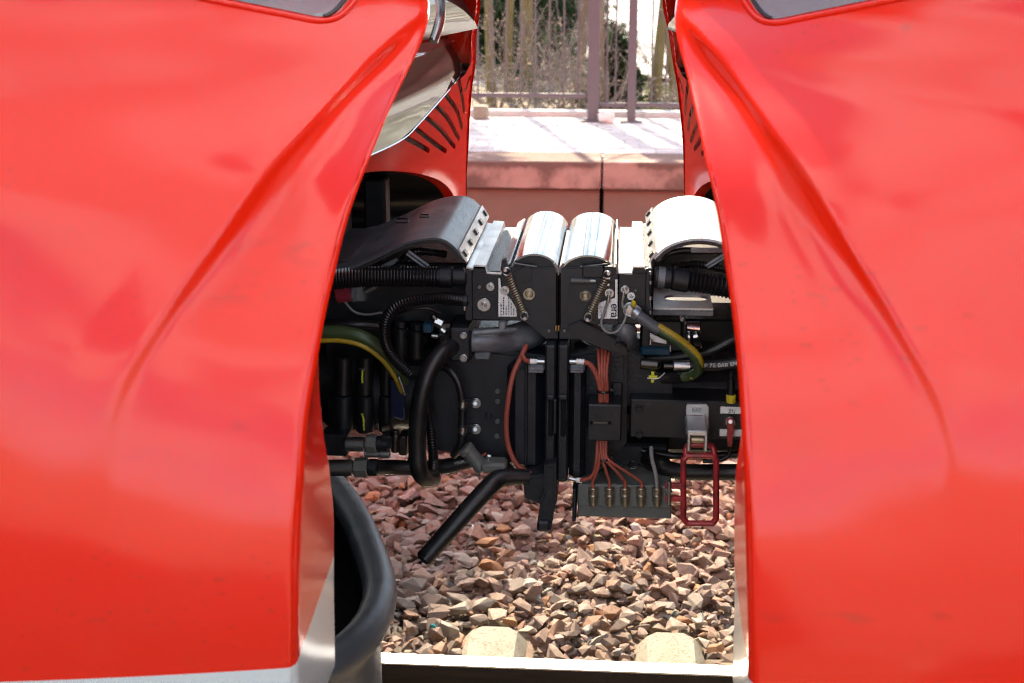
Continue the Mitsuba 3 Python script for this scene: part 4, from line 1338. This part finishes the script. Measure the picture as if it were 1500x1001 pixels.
# bundle of wires down to the connector block
ends = [869, 893, 915.5, 939]
tops = [(876, 512), (882, 511), (887, 513), (892, 516)]
labs = ['red wire to the first plug from the left on the grey block', 'red wire to the second plug from the left on the grey block', 'red wire to the third plug from the left on the grey block', 'red wire to the fourth plug from the left on the grey block']
for i in range(4):
    mx = 876.5+4.1*i
    cable('sensor_wire', labs[i], 'wire', [(tops[i][0], tops[i][1], -.2), (878+3.6*i, 545, RY), (879+3.6*i, 572, RY-.003*(i % 2)), (877.5+4*i, 600, RY), (875.5+4.1*i, 648, RY), (mx+1.5, 672, RY-.012), (mx+(ends[i]-mx)*.45+(1.5 if i < 2 else 4), 690, RY-.012), (ends[i]-.5, 706, RY-.008), (ends[i], 716, RY-.008)], .0034, 'wire_red')
t = thing('sensor_wire', 'red wire bending left from the tied bundle to a white sleeve', 'wire')
add(t, 'wire', hose([(875, 648, RY), (874.5, 668, RY-.012), (871, 690, RY-.012), (864, 700, RY-.01), (850, 704, RY-.005)], .004), 'wire_red', 50)
add(t, 'sleeve', prod([(844, 703.3, RY-.002), (853, 704.3, RY-.002)], .0058), 'label_white', 40)
add(t, 'ferrule', prod([(833, 700.5, RY), (845, 703.4, RY)], .0052), 'steel', 40)
for y, lab in ((573, 'black cable tie round the red wires above the black cover'), (672.5, 'black cable tie round the red wires below the black cover')):
    c = at(884.5, y, RY-.004)
    ang = np.linspace(0, 2*np.pi, 24)
    single('cable_tie', lab, 'cable tie', [tube(np.c_[c[0]+.0135*np.cos(ang), c[1]+.012*np.sin(ang), c[2]+0*ang], .0026, sides=6, smooth_path=False), bx(893, y-3, 899, y+1, RY-.012, RY-.002, .001)], 'plastic_black', 40)
# connector block
t = thing('connector_block', 'grey metal block with five plugs in a row under the right coupler', 'connector block')
add(t, 'block', [bx(846, 713, 984, 742, -.245, -.06, .003)], 'grey_paint')
add(t, 'lower_strip', bx(846, 742.5, 984, 757, -.24, -.06, .003), 'grey_paint')
add(t, 'side_plate', bx(838, 718, 844, 765, -.25, -.1, .002), 'black_cast')
for x in ends+[962.5]:
    k = add(t, 'plug', [prod([(x, 738, RY-.010), (x, 722, RY-.010)], .0105, sides=18), prod([(x, 723, RY-.010), (x, 714, RY-.010)], .0115, sides=18), prod([(x, 741, RY-.010), (x, 737, RY-.010)], .0075, sides=14)], 'dull_brass', 40)
    add(k, 'collar', [prod([(x, 724, RY-.010), (x, 726, RY-.010)], .0122, sides=18)], 'steel', 40)
cable('sensor_wire', 'dark grey wire to the rightmost plug on the grey block', 'wire', [(954, 655, -.2), (955, 672, -.22), (960, 692, RY-.005), (962, 706, RY-.008), (962.5, 716, RY-.008)], .0045, 'wire_grey')

# red locking frame and its bracket
t = thing('locking_frame', 'dark red rectangular tube frame hanging under the right train', 'frame')
fy = -.30
fr_ = [(1007, 668), (1044, 668), (1049, 674), (1049, 760), (1044, 767), (1007, 767), (1001, 760), (1001, 674)]
loop = []
for i in range(8):
    a, b, c = fr_[i-1], fr_[i], fr_[(i+1) % 8]
    loop.append((b[0], b[1], fy))
pts = [P3(q) for q in loop]
dense = []
for i in range(8):
    a, b = pts[i], pts[(i+1) % 8]
    dense += [a+(b-a)*t_ for t_ in np.linspace(0, 1, 6)[:-1]]
dense = np.array(dense+dense[:2])
add(t, 'tube_frame', tube(dense, .0068, sides=14, smooth_path=False), 'handle_red', 50)
add(t, 'top_loop', hose([(1005, 670, fy), (1005, 658, fy+.01), (1011, 652, fy+.01), (1035, 652, fy+.01), (1044, 656, fy+.01), (1047, 670, fy)], .0065, sides=12), 'handle_red', 50)
for y in (713, 732):
    add(t, 'lug', bx(974, y-3.5, 1000, y+3.5, fy-.006, fy+.006, .002), 'handle_red')
add(t, 'spring_pin', [prod([(980, 706, fy-.008), (980, 738, fy-.008)], .005, sides=10)]+[ring(980, 720, fy-.008, 4, 1)], 'steel', 40)
t = thing('hook_bracket', 'pale steel bracket stamped M8 holding the red tube frame', 'bracket')
add(t, 'plate', [poly([(1007, 593), (1035, 593), (1038, 597), (1038, 628), (1005, 628), (1005, 597)], -.21, -.2, .002)], 'grey_paint')
scene[t+'__plate']['bsdf'] = {'type': 'ref', 'id': 'zinc'}
add(t, 'window', bx(1013.5, 608.5, 1029, 629, -.213, -.207, .001), 'stainless')
text('M8', .010, at(1013.5, 604.5, -.2105), np.array([1.0, 0, 0]), np.array([0, 0, 1.0]), 'print_grey', t)
add(t, 'bent_lip', [bx(1005, 628, 1038, 638, -.235, -.205, .004), bx(1006, 637, 1012, 662, -.315, -.305, .002), bx(1031, 637, 1037, 662, -.315, -.305, .002), bx(1006, 632, 1037, 639, -.315, -.21, .003)], 'zinc')
add(t, 'pin', prod([(1012, 644, -.30), (1031, 644, -.30)], .008, sides=12), 'dull_brass', 40)
# red valve lever
t = thing('valve_lever', 'small dark red valve lever between two white labels beside the right train', 'lever')
add(t, 'hub', [disc(1069.5, 617, -.20, 8, .010), disc(1069.5, 617, -.21, 5, .010)], 'steel', 40)
add(t, 'lever', poly([(1066, 614), (1074, 614), (1076, 622), (1072, 655), (1066, 655), (1065, 622)], -.228, -.219, .002), 'handle_red')
add(t, 'nut', hexnut(at(1070, 618, -.227), at(1070, 618, -.238), .0055), 'steel', 40)

# left: big hoses
t = thing('air_hose', 'thick smooth black hose looping down from the flange to a low bend', 'hose')
hp = [(664, 506, -.21), (646, 520, -.27), (628, 545, -.30), (617, 580, -.31), (612, 620, -.31), (611, 660, -.31), (614, 688, -.31), (622, 700, -.29), (634, 701, -.25)]
add(t, 'hose', hose(hp, .0195, sides=20), 'rubber', 50)
add(t, 'collar', hose([(611, 671, -.31), (611.2, 675, -.31)], .0212, sides=20), 'rubber', 50)
cable('corrugated_hose', 'narrow ribbed black hose hanging behind the thick smooth hose', 'hose', [(622, 585, -.20), (627, 600, -.22), (632, 640, -.24), (635, 680, -.24), (632, 704, -.22)], .0105, 'plastic_black', rib=(.0058, .13), sides=12)
cable('corrugated_hose', 'ribbed black hose arching from the end box down the left side', 'hose', [(688, 440, -.19), (650, 437, -.23), (612, 440, -.25), (580, 450, -.26), (565, 470, -.26), (563, 495, -.26), (574, 522, -.26), (600, 548, -.25)], .0115, 'plastic_black', rib=(.0062, .12), sides=12)
add(None, 'x', trimesh.creation.box((.001, .001, .001)), 'rubber') if False else None
t = thing('corrugated_hose', 'fat ribbed conduit lying level under the grey cover sheet', 'hose')
add(t, 'hose', hose([(470, 412, -.2), (520, 407, -.2), (580, 405, -.2), (645, 406, -.2)], .0215, rib=(.007, .07), sides=18), 'plastic_black', 50)
add(t, 'collar', [prod([(643, 406, -.2), (664, 406, -.2)], .0235), prod([(663, 406, -.2), (684, 406, -.2)], .019)], 'black_paint', 40)
t = thing('cable_gland', 'black cable gland under the fat conduit collar at the end box', 'gland')
add(t, 'body', [prod([(648, 438, -.2), (664, 439, -.2)], .0165, sides=6), prod([(663, 439, -.2), (686, 440, -.2)], .0135)], 'black_paint', 40)
cable('corrugated_hose', 'thin ribbed hose tucked under the crest of the grey cover', 'hose', [(590, 380, -.10), (608, 369, -.13), (635, 370, -.14), (655, 373, -.14)], .008, 'plastic_black', rib=(.006, .14), sides=10)
for a, b, lab in (((598, 368), (628, 390), 'upper flat grey strut under the grey cover'), ((560, 391), (582, 380), 'short round grey rod under the grey cover')):
    single('strut', lab, 'strut', [prod([(a[0], a[1], -.17), (b[0], b[1], -.17)], .004, sides=8), prod([(a[0]-3, a[1]+4, -.17), (b[0]-3, b[1]+4, -.17)], .003, sides=8)], 'grey_cast', 40)
# right: corrugated conduit
t = thing('corrugated_hose', 'fat ribbed conduit leading from the right end box into the right train', 'hose')
add(t, 'hose', hose([(1008, 412, -.2), (1035, 416, -.2), (1062, 421, -.2), (1100, 430, -.2)], .0215, rib=(.0085, .09), sides=18), 'plastic_black', 50)
add(t, 'collar', [prod([(958, 406, -.2), (985, 408, -.2)], .0225), prod([(984, 408, -.2), (1010, 412, -.2)], .0255)], 'black_paint', 40)
add(t, 'tape', prod([(962, 406, -.2), (976, 407.5, -.2)], .0232), 'grey_cast', 40)
cable('corrugated_hose', 'thin ribbed hose under the white cover with glinting ribs', 'hose', [(985, 392, -.15), (1005, 388, -.16), (1030, 388, -.16), (1070, 396, -.15)], .0085, 'plastic_black', rib=(.0062, .15), sides=10)
single('strut', 'thin grey rod pair slanting under the white cover', 'strut', [prod([(1034, 390, -.17), (1062, 372, -.17)], .0035, sides=8), prod([(1037, 393, -.17), (1064, 376, -.17)], .0025, sides=8)], 'grey_cast', 40)
single('strut', 'black curved guide rod just under the white cover edge', 'strut', hose([(968, 385, -.17), (980, 372, -.18), (1000, 367, -.18), (1012, 367, -.18)], .006, sides=10), 'rubber', 40)
t = thing('shelf_plate', 'shiny steel shelf plate with an oval slot under the right conduit', 'plate')
a, b = at(953, 462, -.16), at(1045, 445, -.16)
g = sbox(a[0], -.16, b[0], .10).difference(LineString([(a[0]+.055, -.065), (b[0]-.03, -.065)]).buffer(.024))
m = trimesh.creation.extrude_polygon(g, .005, engine='earcut')
m.apply_translation([0, 0, at(1000, 455, -.16)[2]])
add(t, 'plate', m, 'zinc')
add(t, 'front_lip', bx(953, 456, 1045, 462, -.166, -.16, .001), 'grey_cast')
# earth cables
t = thing('earth_cable', 'green and yellow earth cable arching down beside the left skirt', 'cable')
hp = np.array([P3(q) for q in [(470, 490, -.22), (500, 490, -.22), (530, 497, -.22), (556, 514, -.21), (575, 537, -.20), (590, 566, -.19)]])
add(t, 'green_half', tube(hp+[0, .004, .003], .0155, sides=16), 'earth_green', 50)
k = add(t, 'yellow_stripe', tube(hp+[0, -.0075, -.0125], .0052, sides=10), 'earth_yellow', 50)
labels[k] = {'label': 'yellow stripe along the lower edge of the green cable'}
add(t, 'wire_end', hose([(584, 552, -.22), (590, 568, -.22), (593, 579, -.22)], .0035), 'steel', 40)
t = thing('earth_cable', 'yellow green earth cable curving from a copper lug on the right end box', 'cable')
hp = np.array([P3(q) for q in [(962, 481, -.24), (985, 495, -.25), (1004, 509, -.25), (1020, 525, -.25), (1023, 542, -.24), (1011, 551, -.22), (996, 553, -.21)]])
add(t, 'insulation', tube(hp, .0108, sides=16), 'earth_green', 50)
add(t, 'yellow_stripe', tube(hp[:6]+([[.003, -.004, .0058]]*5+[[.003, -.006, 0]]), .0078, sides=12), 'earth_yellow', 50)
k = add(t, 'black_sleeve', hose([(934, 462, -.235), (948, 472, -.238), (966, 484, -.242)], .0125, sides=16), 'bumper_grey', 50)
add(t, 'lower_sleeve', hose([(1000, 553, -.215), (985, 554, -.2), (970, 554, -.19)], .0125, sides=16), 'rubber', 50)
add(t, 'lug', [disc(923, 453, NY+.0, 11, .006), poly([(915, 461), (930, 445), (939, 452), (941, 460), (931, 468)], NY-.012, NY-.004, .001), prod([(929, 458, -.222), (938, 465, -.232)], .0125)], 'zinc', 40)
add(t, 'bolt', [disc(922.5, 453.5, NY-.012, 6.8, .008), disc(922.5, 453.5, NY-.02, 5, .003)], 'steel', 40)
add(t, 'yellow_seal', lump(at(928, 445, NY-.02), .0055, 5, (1, .7, 1.5), .5, 2), 'yellow', 40)
t = thing('bonding_wire', 'thin grey bonding wire looping under the small white plate', 'wire')
add(t, 'wire', hose([(889, 444, NY-.02), (886, 456, NY-.02), (881, 470, NY-.02), (883, 481, NY-.024), (893, 488, NY-.026), (905, 485, NY-.022), (914, 472, NY-.012), (917, 460, NY-.008), (912, 448, NY-.006), (911.5, 434, NY-.004)], .0028, sides=8), 'wire_grey', 50)
add(t, 'crimp', [prod([(892, 432, NY-.022), (890.5, 444, NY-.022)], .0042), prod([(913.5, 428, NY-.006), (912, 440, NY-.006)], .0038)], 'steel', 40)
# air bag like black cylinders on the left with yellow crayon marks
for x, r, lab in ((503, 13, 'left of the two black canisters behind the left skirt'), (535, 13, 'black canister with yellow crayon marks behind the left skirt'), (566, 10, 'shiny black canister beside the small blue plate')):
    t = thing('canister', lab, 'canister')
    add(t, 'upper_shell', prod([(x, 522, -.1), (x, 578, -.1)], r*MPX, sides=24), 'rubber', 40)
    add(t, 'lower_shell', prod([(x, 579, -.1), (x, 632, -.1)], (r+1.5)*MPX, sides=24), 'black_paint', 40)
    if x == 535:
        add(t, 'crayon_mark', hose([(531, 543, -.122), (530.5, 553, -.122), (531, 561, -.122)], .0024, sides=6), 'yellow_print', 40)
        add(t, 'crayon_mark', hose([(530, 606, -.126), (532.5, 615, -.126), (533, 631, -.126)], .0022, sides=6), 'yellow_print', 40)
        add(t, 'cap', prod([(532, 538, -.11), (532, 541, -.11)], .0115), 'bumper_grey', 40)
single('blue_plate', 'small dark blue plate with a pale rim on the left coupler', 'plate', bx(573, 557, 592, 613, -.13, -.12, .001), 'navy_enamel')
single('plate_rim', 'thin pale wire rim at the right edge of the small blue plate', 'rim', hose([(577, 611, -.134), (591, 614, -.134), (591.5, 597, -.134)], .0012, sides=6), 'grey_cast')
# left lower pipe couplings
def pipe_run(lab, y, x_end, hose_to, yd, r):
    t = thing('pipe_coupling', lab, 'pipe fitting')
    add(t, 'sleeve', prod([(470, y+1, yd), (x_end, y, yd)], r*.92, sides=24), 'steel', 40)
    c0, c1 = P3((x_end, y, yd)), P3((x_end+3, y, yd))
    add(t, 'hex_nut', hexnut(P3((x_end+1, y, yd)), P3((x_end+21, y, yd)), r*1.12), 'grey_paint', 20)
    add(t, 'ferrule', prod([(x_end+21, y, yd), (x_end+36, y, yd)], r*.95), 'black_paint', 40)
    add(t, 'hose', hose([(x_end+30, y, yd)]+hose_to, r*.86, sides=18), 'rubber', 50)
    return t


t = pipe_run('lower steel pipe coupling with hex nut on the left above the stones', 685, 518, [(575, 685, -.17), (620, 686, -.15), (655, 683, -.15), (690, 674, -.15), (715, 668, -.14)], -.2, .0205)
text('VSGR', .0065, at(666, 681, -.1695), np.array([.97, 0, .24]), np.array([-.24, 0, .97]), 'print_white', t)
t = thing('pipe_coupling', 'upper steel pipe coupling with hex nut on the left skirt edge', 'pipe fitting')
add(t, 'block', bx(470, 638, 508, 668, -.16, -.1, .003), 'black_paint')
add(t, 'sleeve', prod([(506, 651, -.2), (535, 651, -.2)], .0165, sides=24), 'steel', 40)
add(t, 'hex_nut', hexnut(P3((536, 650, -.2)), P3((552, 650, -.2)), .0215), 'grey_paint', 20)
add(t, 'body', [prod([(551, 650, -.2), (570, 650, -.2)], .0175), bx(558, 640, 574, 658, -.215, -.17, .002)], 'black_paint', 40)
add(t, 'small_pipe', [prod([(534, 665, -.2), (556, 665, -.2)], .0085), prod([(556, 665, -.2), (572, 665, -.2)], .0105)], 'steel', 40)
add(t, 'valve_cap', [prod([(579, 630, -.2), (579, 662, -.2)], .010), prod([(579, 636, -.2), (579, 645, -.2)], .0125), bx(584, 640, 596, 668, -.2, -.15, .003)], 'dark_steel', 40)
add(t, 'brass_tube', [prod([(560, 630, -.19), (571, 627, -.19)], .006)], 'dull_brass', 40)
# grey elbow
t = thing('elbow_fitting', 'grey green angled pipe elbow beside the lower end of the left coupler head', 'pipe fitting')
add(t, 'arm', [prod([(683, 657, -.24), (708, 688, -.24)], .0165, sides=20), prod([(680, 655, -.24), (686, 662, -.24)], .019, sides=20)], 'grey_paint', 40)
add(t, 'body', [bx(704, 680, 741, 694, -.265, -.215, .006), prod([(737, 687, -.24), (742, 687, -.24)], .0095)], 'grey_paint', 40)
add(t, 'foot', prod([(734, 694, -.24), (734, 700, -.24)], .010), 'grey_cast', 40)
add(t, 'screw', [prod([(715, 668, -.24), (716, 680, -.24)], .004), prod([(714, 668, -.24), (719, 669, -.24)], .0045)], 'steel', 40)
add(t, 'red_wire', hose([(712, 664, -.2), (706, 668, -.2), (700, 668, -.2)], .003), 'wire_red', 40)
# small clamped hose left
t = thing('brake_hose', 'thin black hose with two steel clamps bolted to the left coupler head', 'hose')
add(t, 'hose', hose([(640, 535, -.2), (656, 541, -.22), (671, 560, -.23), (677, 590, -.23), (677, 625, -.23), (675, 650, -.23), (664, 668, -.22)], .0088, sides=14), 'rubber', 50)
add(t, 'collar', hose([(638, 533, -.2), (650, 537, -.215)], .0118, sides=14), 'rubber', 50)
for y in (592, 630):
    k = add(t, 'clamp', [prod([(677.4, y-5, -.23), (677.4, y+5, -.23)], .0102, sides=16)], 'steel', 40)
    add(t, 'clamp_rim', [prod([(677.4, y-8, -.23), (677.4, y-5, -.23)], .0112, sides=16), prod([(677.4, y+5, -.23), (677.4, y+8, -.23)], .0112, sides=16)], 'black_paint', 40)
    add(t, 'bolt', [disc(697, y-1.5, -.175, 8, .004), disc(697, y-1.5, -.179, 5.8, .004), hexnut(at(696, y-.5, -.183), at(696, y-.5, -.196), 3.6*MPX)], 'zinc', 40)
    add(t, 'strap', bx(684, y-7, 698, y+4, -.18, -.172, .001), 'black_paint')
# valves and small fittings left
t = thing('valve_cluster', 'small steel valve cluster with a blue tag left of the flange', 'valve')
add(t, 'nut', [prod([(636, 470, -.2), (648, 476, -.2)], .011, sides=6), prod([(645, 482, -.2), (652, 487, -.2)], .0075), prod([(632, 492, -.2), (642, 493, -.2)], .005)], 'steel', 40)
add(t, 'body', [bx(640, 474, 660, 482, -.2, -.15, .002), prod([(633, 462, -.2), (640, 470, -.2)], .008)], 'dark_steel', 40)
add(t, 'blue_tag', bx(619, 475, 633, 488, -.19, -.16, .003), 'blue_part')
for x0, x1, y0, y1, lab in ((575, 598, 470, 526, 'left black filter bowl behind the arching ribbed hose'), (598, 622, 474, 524, 'right black filter bowl behind the arching ribbed hose')):
    t = thing('filter_bowl', lab, 'filter')
    add(t, 'bowl', prod([((x0+x1)/2, y1, -.14), ((x0+x1)/2, y0+10, -.14)], (x1-x0)*.5*MPX, sides=22), 'rubber', 40)
    add(t, 'head', prod([((x0+x1)/2, y0+10, -.14), ((x0+x1)/2, y0, -.14)], (x1-x0)*.4*MPX, sides=8), 'black_paint', 40)
t = thing('marker_light', 'rosy red glass lamp on a grey base tucked behind the left nose edge', 'lamp')
add(t, 'lens', prod([(492, 428, -.12), (516, 425, -.12)], [.0, .0][0]+.026, sides=24), 'reflector_red', 40)
add(t, 'base', [prod([(516, 425, -.12), (524, 426, -.12)], .027), bx(512, 412, 534, 442, -.12, -.06, .003)], 'grey_cast', 40)
add(t, 'screw', prod([(534, 428, -.13), (552, 418, -.13)], .007), 'steel', 40)
cable('lamp_wire', 'thin pale wire drooping from the rosy red lamp', 'wire', [(505, 442, -.13), (518, 456, -.13), (536, 461, -.13), (560, 458, -.13)], .0028, 'wire_grey')
cable('loom_hose', 'black hose running level above the green earth cable', 'hose', [(470, 478, -.16), (520, 476, -.16), (560, 478, -.14)], .012, 'rubber')
cable('loom_hose', 'thin shiny black pipe under the arching ribbed hose', 'hose', [(580, 462, -.2), (600, 454, -.21), (625, 452, -.21), (645, 458, -.2)], .004, 'rubber')
# right small fittings
t = thing('pressure_valve', 'pair of shiny steel valve barrels right of the earth cable', 'valve')
add(t, 'barrel', [prod([(1005, 480, -.18), (1026, 480, -.18)], .0135, sides=22), prod([(1003, 474, -.18), (1025, 474, -.18)], .004, sides=10)], 'stainless', 40)
add(t, 'ball', [lump(at(1010, 495, -.19), .011, 9, amp=0), prod([(1014, 496, -.19), (1023, 492, -.19)], .008)], 'stainless', 50)
add(t, 'frame', [bx(1001, 471, 1005, 502, -.185, -.15, .001), bx(1003, 486, 1028, 489, -.18, -.14, .001)], 'dark_steel')
add(t, 'foot', bx(1016, 507, 1028, 511, -.19, -.15, .001), 'stainless')
t = thing('valve_block', 'small valve block with white print plate and blue underside beside the earth cable', 'valve')
add(t, 'block', bx(938, 470, 1000, 515, -.13, .0, .004), 'black_paint')
add(t, 'print_plate', poly([(952, 488), (976, 500), (976, 504), (952, 500)], -.15, -.145, .0005), 'label_white')
add(t, 'blue_underside', bx(938, 510, 984, 522, -.14, -.05, .005), 'blue_part')
add(t, 'screw', [prod([(953, 497, -.16), (953, 505, -.16)], .005), prod([(982, 506, -.16), (982, 515, -.16)], .004)], 'steel', 40)
add(t, 'cable_screw', [disc(1000, 466, -.14, 4.5, .01), disc(1000, 466, -.15, 2.5, .004)], 'steel', 40)
t = thing('air_hose', 'black hose printed P 75 BAR with a steel ferrule on the right', 'hose')
hp = [(1010, 536, -.2), (1032, 536, -.2), (1055, 535, -.2), (1090, 529, -.2), (1120, 522, -.19)]
add(t, 'hose', hose(hp, .0125, sides=18), 'rubber', 50)
add(t, 'ferrule', [prod([(986, 536.5, -.2), (1012, 536, -.2)], .0125)], 'steel', 40)
add(t, 'stem', [prod([(972, 536.5, -.2), (987, 536.5, -.2)], .006), prod([(938, 533, -.2), (964, 534, -.2)], .012), ring(962, 534, -.19, 6, 1.2)], 'dark_steel', 40)
text('P 75 BAR', .0084, at(1031.5, 538.5, -.2131), np.array([.998, 0, .05]), np.array([-.05, 0, .998]), 'print_white', t, bold=True)
text('EN', .0084, at(1069.5, 536.5, -.2131), np.array([.975, 0, .2]), np.array([-.2, 0, .975]), 'print_white', t, bold=True)
cable('loom_hose', 'black hose curving up behind the steel valve barrels', 'hose', [(950, 527, -.12), (1000, 523, -.14), (1040, 515, -.15), (1070, 500, -.15), (1100, 486, -.14)], .0115, 'rubber')
single('crayon_tag', 'yellow cross shaped tag on the black pipe under the earth cable', 'tag', [bx(953.5, 545, 958.5, 561, -.205, -.2, .001), bx(950, 551, 963, 554, -.206, -.2, .001)], 'yellow_print')
cable('tag_wire', 'short bright wire twist beside the yellow tag', 'wire', [(948, 554, -.205), (962, 555, -.205), (970, 550, -.205), (974, 546, -.205)], .0016, 'steel')
t = thing('hose_fitting', 'upright black fitting with a yellow cap at the right skirt edge', 'pipe fitting')
add(t, 'stem', [prod([(1071, 545, -.2), (1071, 560, -.2)], .0045), prod([(1071, 557, -.2), (1071, 580, -.2)], .0085)], 'rubber', 40)
add(t, 'yellow_cap', prod([(1071, 578, -.2), (1071, 590, -.2)], .011), 'yellow', 40)
t = thing('main_pipe', 'thick glossy black pipe running level behind the red tube frame', 'pipe')
add(t, 'pipe', hose([(968, 682, -.17), (985, 689, -.17), (1010, 692, -.17), (1060, 692, -.17), (1130, 692, -.17), (1250, 690, -.1), (1400, 680, .0)], .0185, sides=20), 'rubber', 50)
add(t, 'rubber_boot', hose([(948, 672, -.13), (965, 680, -.16), (975, 684, -.17)], .020, sides=18), 'rubber', 50)
cable('loom_hose', 'thin black hose sagging from the valve lever to the thick pipe', 'hose', [(1072, 655, -.2), (1066, 668, -.2), (1054, 674, -.2), (1030, 676, -.19)], .005, 'rubber')
cable('loom_hose', 'black hose above the thick glossy pipe under the mounting bar', 'hose', [(940, 660, -.12), (985, 668, -.13), (1040, 668, -.12), (1110, 664, -.12)], .008, 'rubber')
single('cable_knot', 'tangle of thin black wires with a bright tip above the grey block', 'wire', [hose([(920, 682, -.17), (926, 676, -.18), (934, 680, -.18), (930, 686, -.18), (922, 685, -.18), (928, 678, -.18)], .0018, sides=6), hose([(936, 678, -.18), (946, 685, -.18), (953, 691, -.18)], .0016, sides=6)], 'dark_steel', 40)
single('carrier_plate', 'black carrier plate hanging behind the grey connector block', 'plate', bx(868, 652, 980, 712, -.12, -.02, .006), 'black_cast')

# litter on the stones
cable('litter_strip', 'thin white curled strip lying on the stones beside the slanting bar', 'litter', [(693, 769, 1.75), (692, 774, 1.74), (690, 779, 1.74), (688, 785, 1.74)], .0035, 'white_scrap')
p = atz(634, 921, -.155)
single('glass_shard', 'small teal glass shard among the stones near the left train', 'litter', lump(p, .017, 21, (.8, .8, 1.1), .5, 1), 'teal_glass')
cable('litter_strip', 'tiny white curled strip on the stones in front of the right sleeper end', 'litter', [tuple(q) for q in ((1029, 898, 1.42), (1030, 904, 1.41), (1029, 910, 1.40))], .004, 'white_scrap')
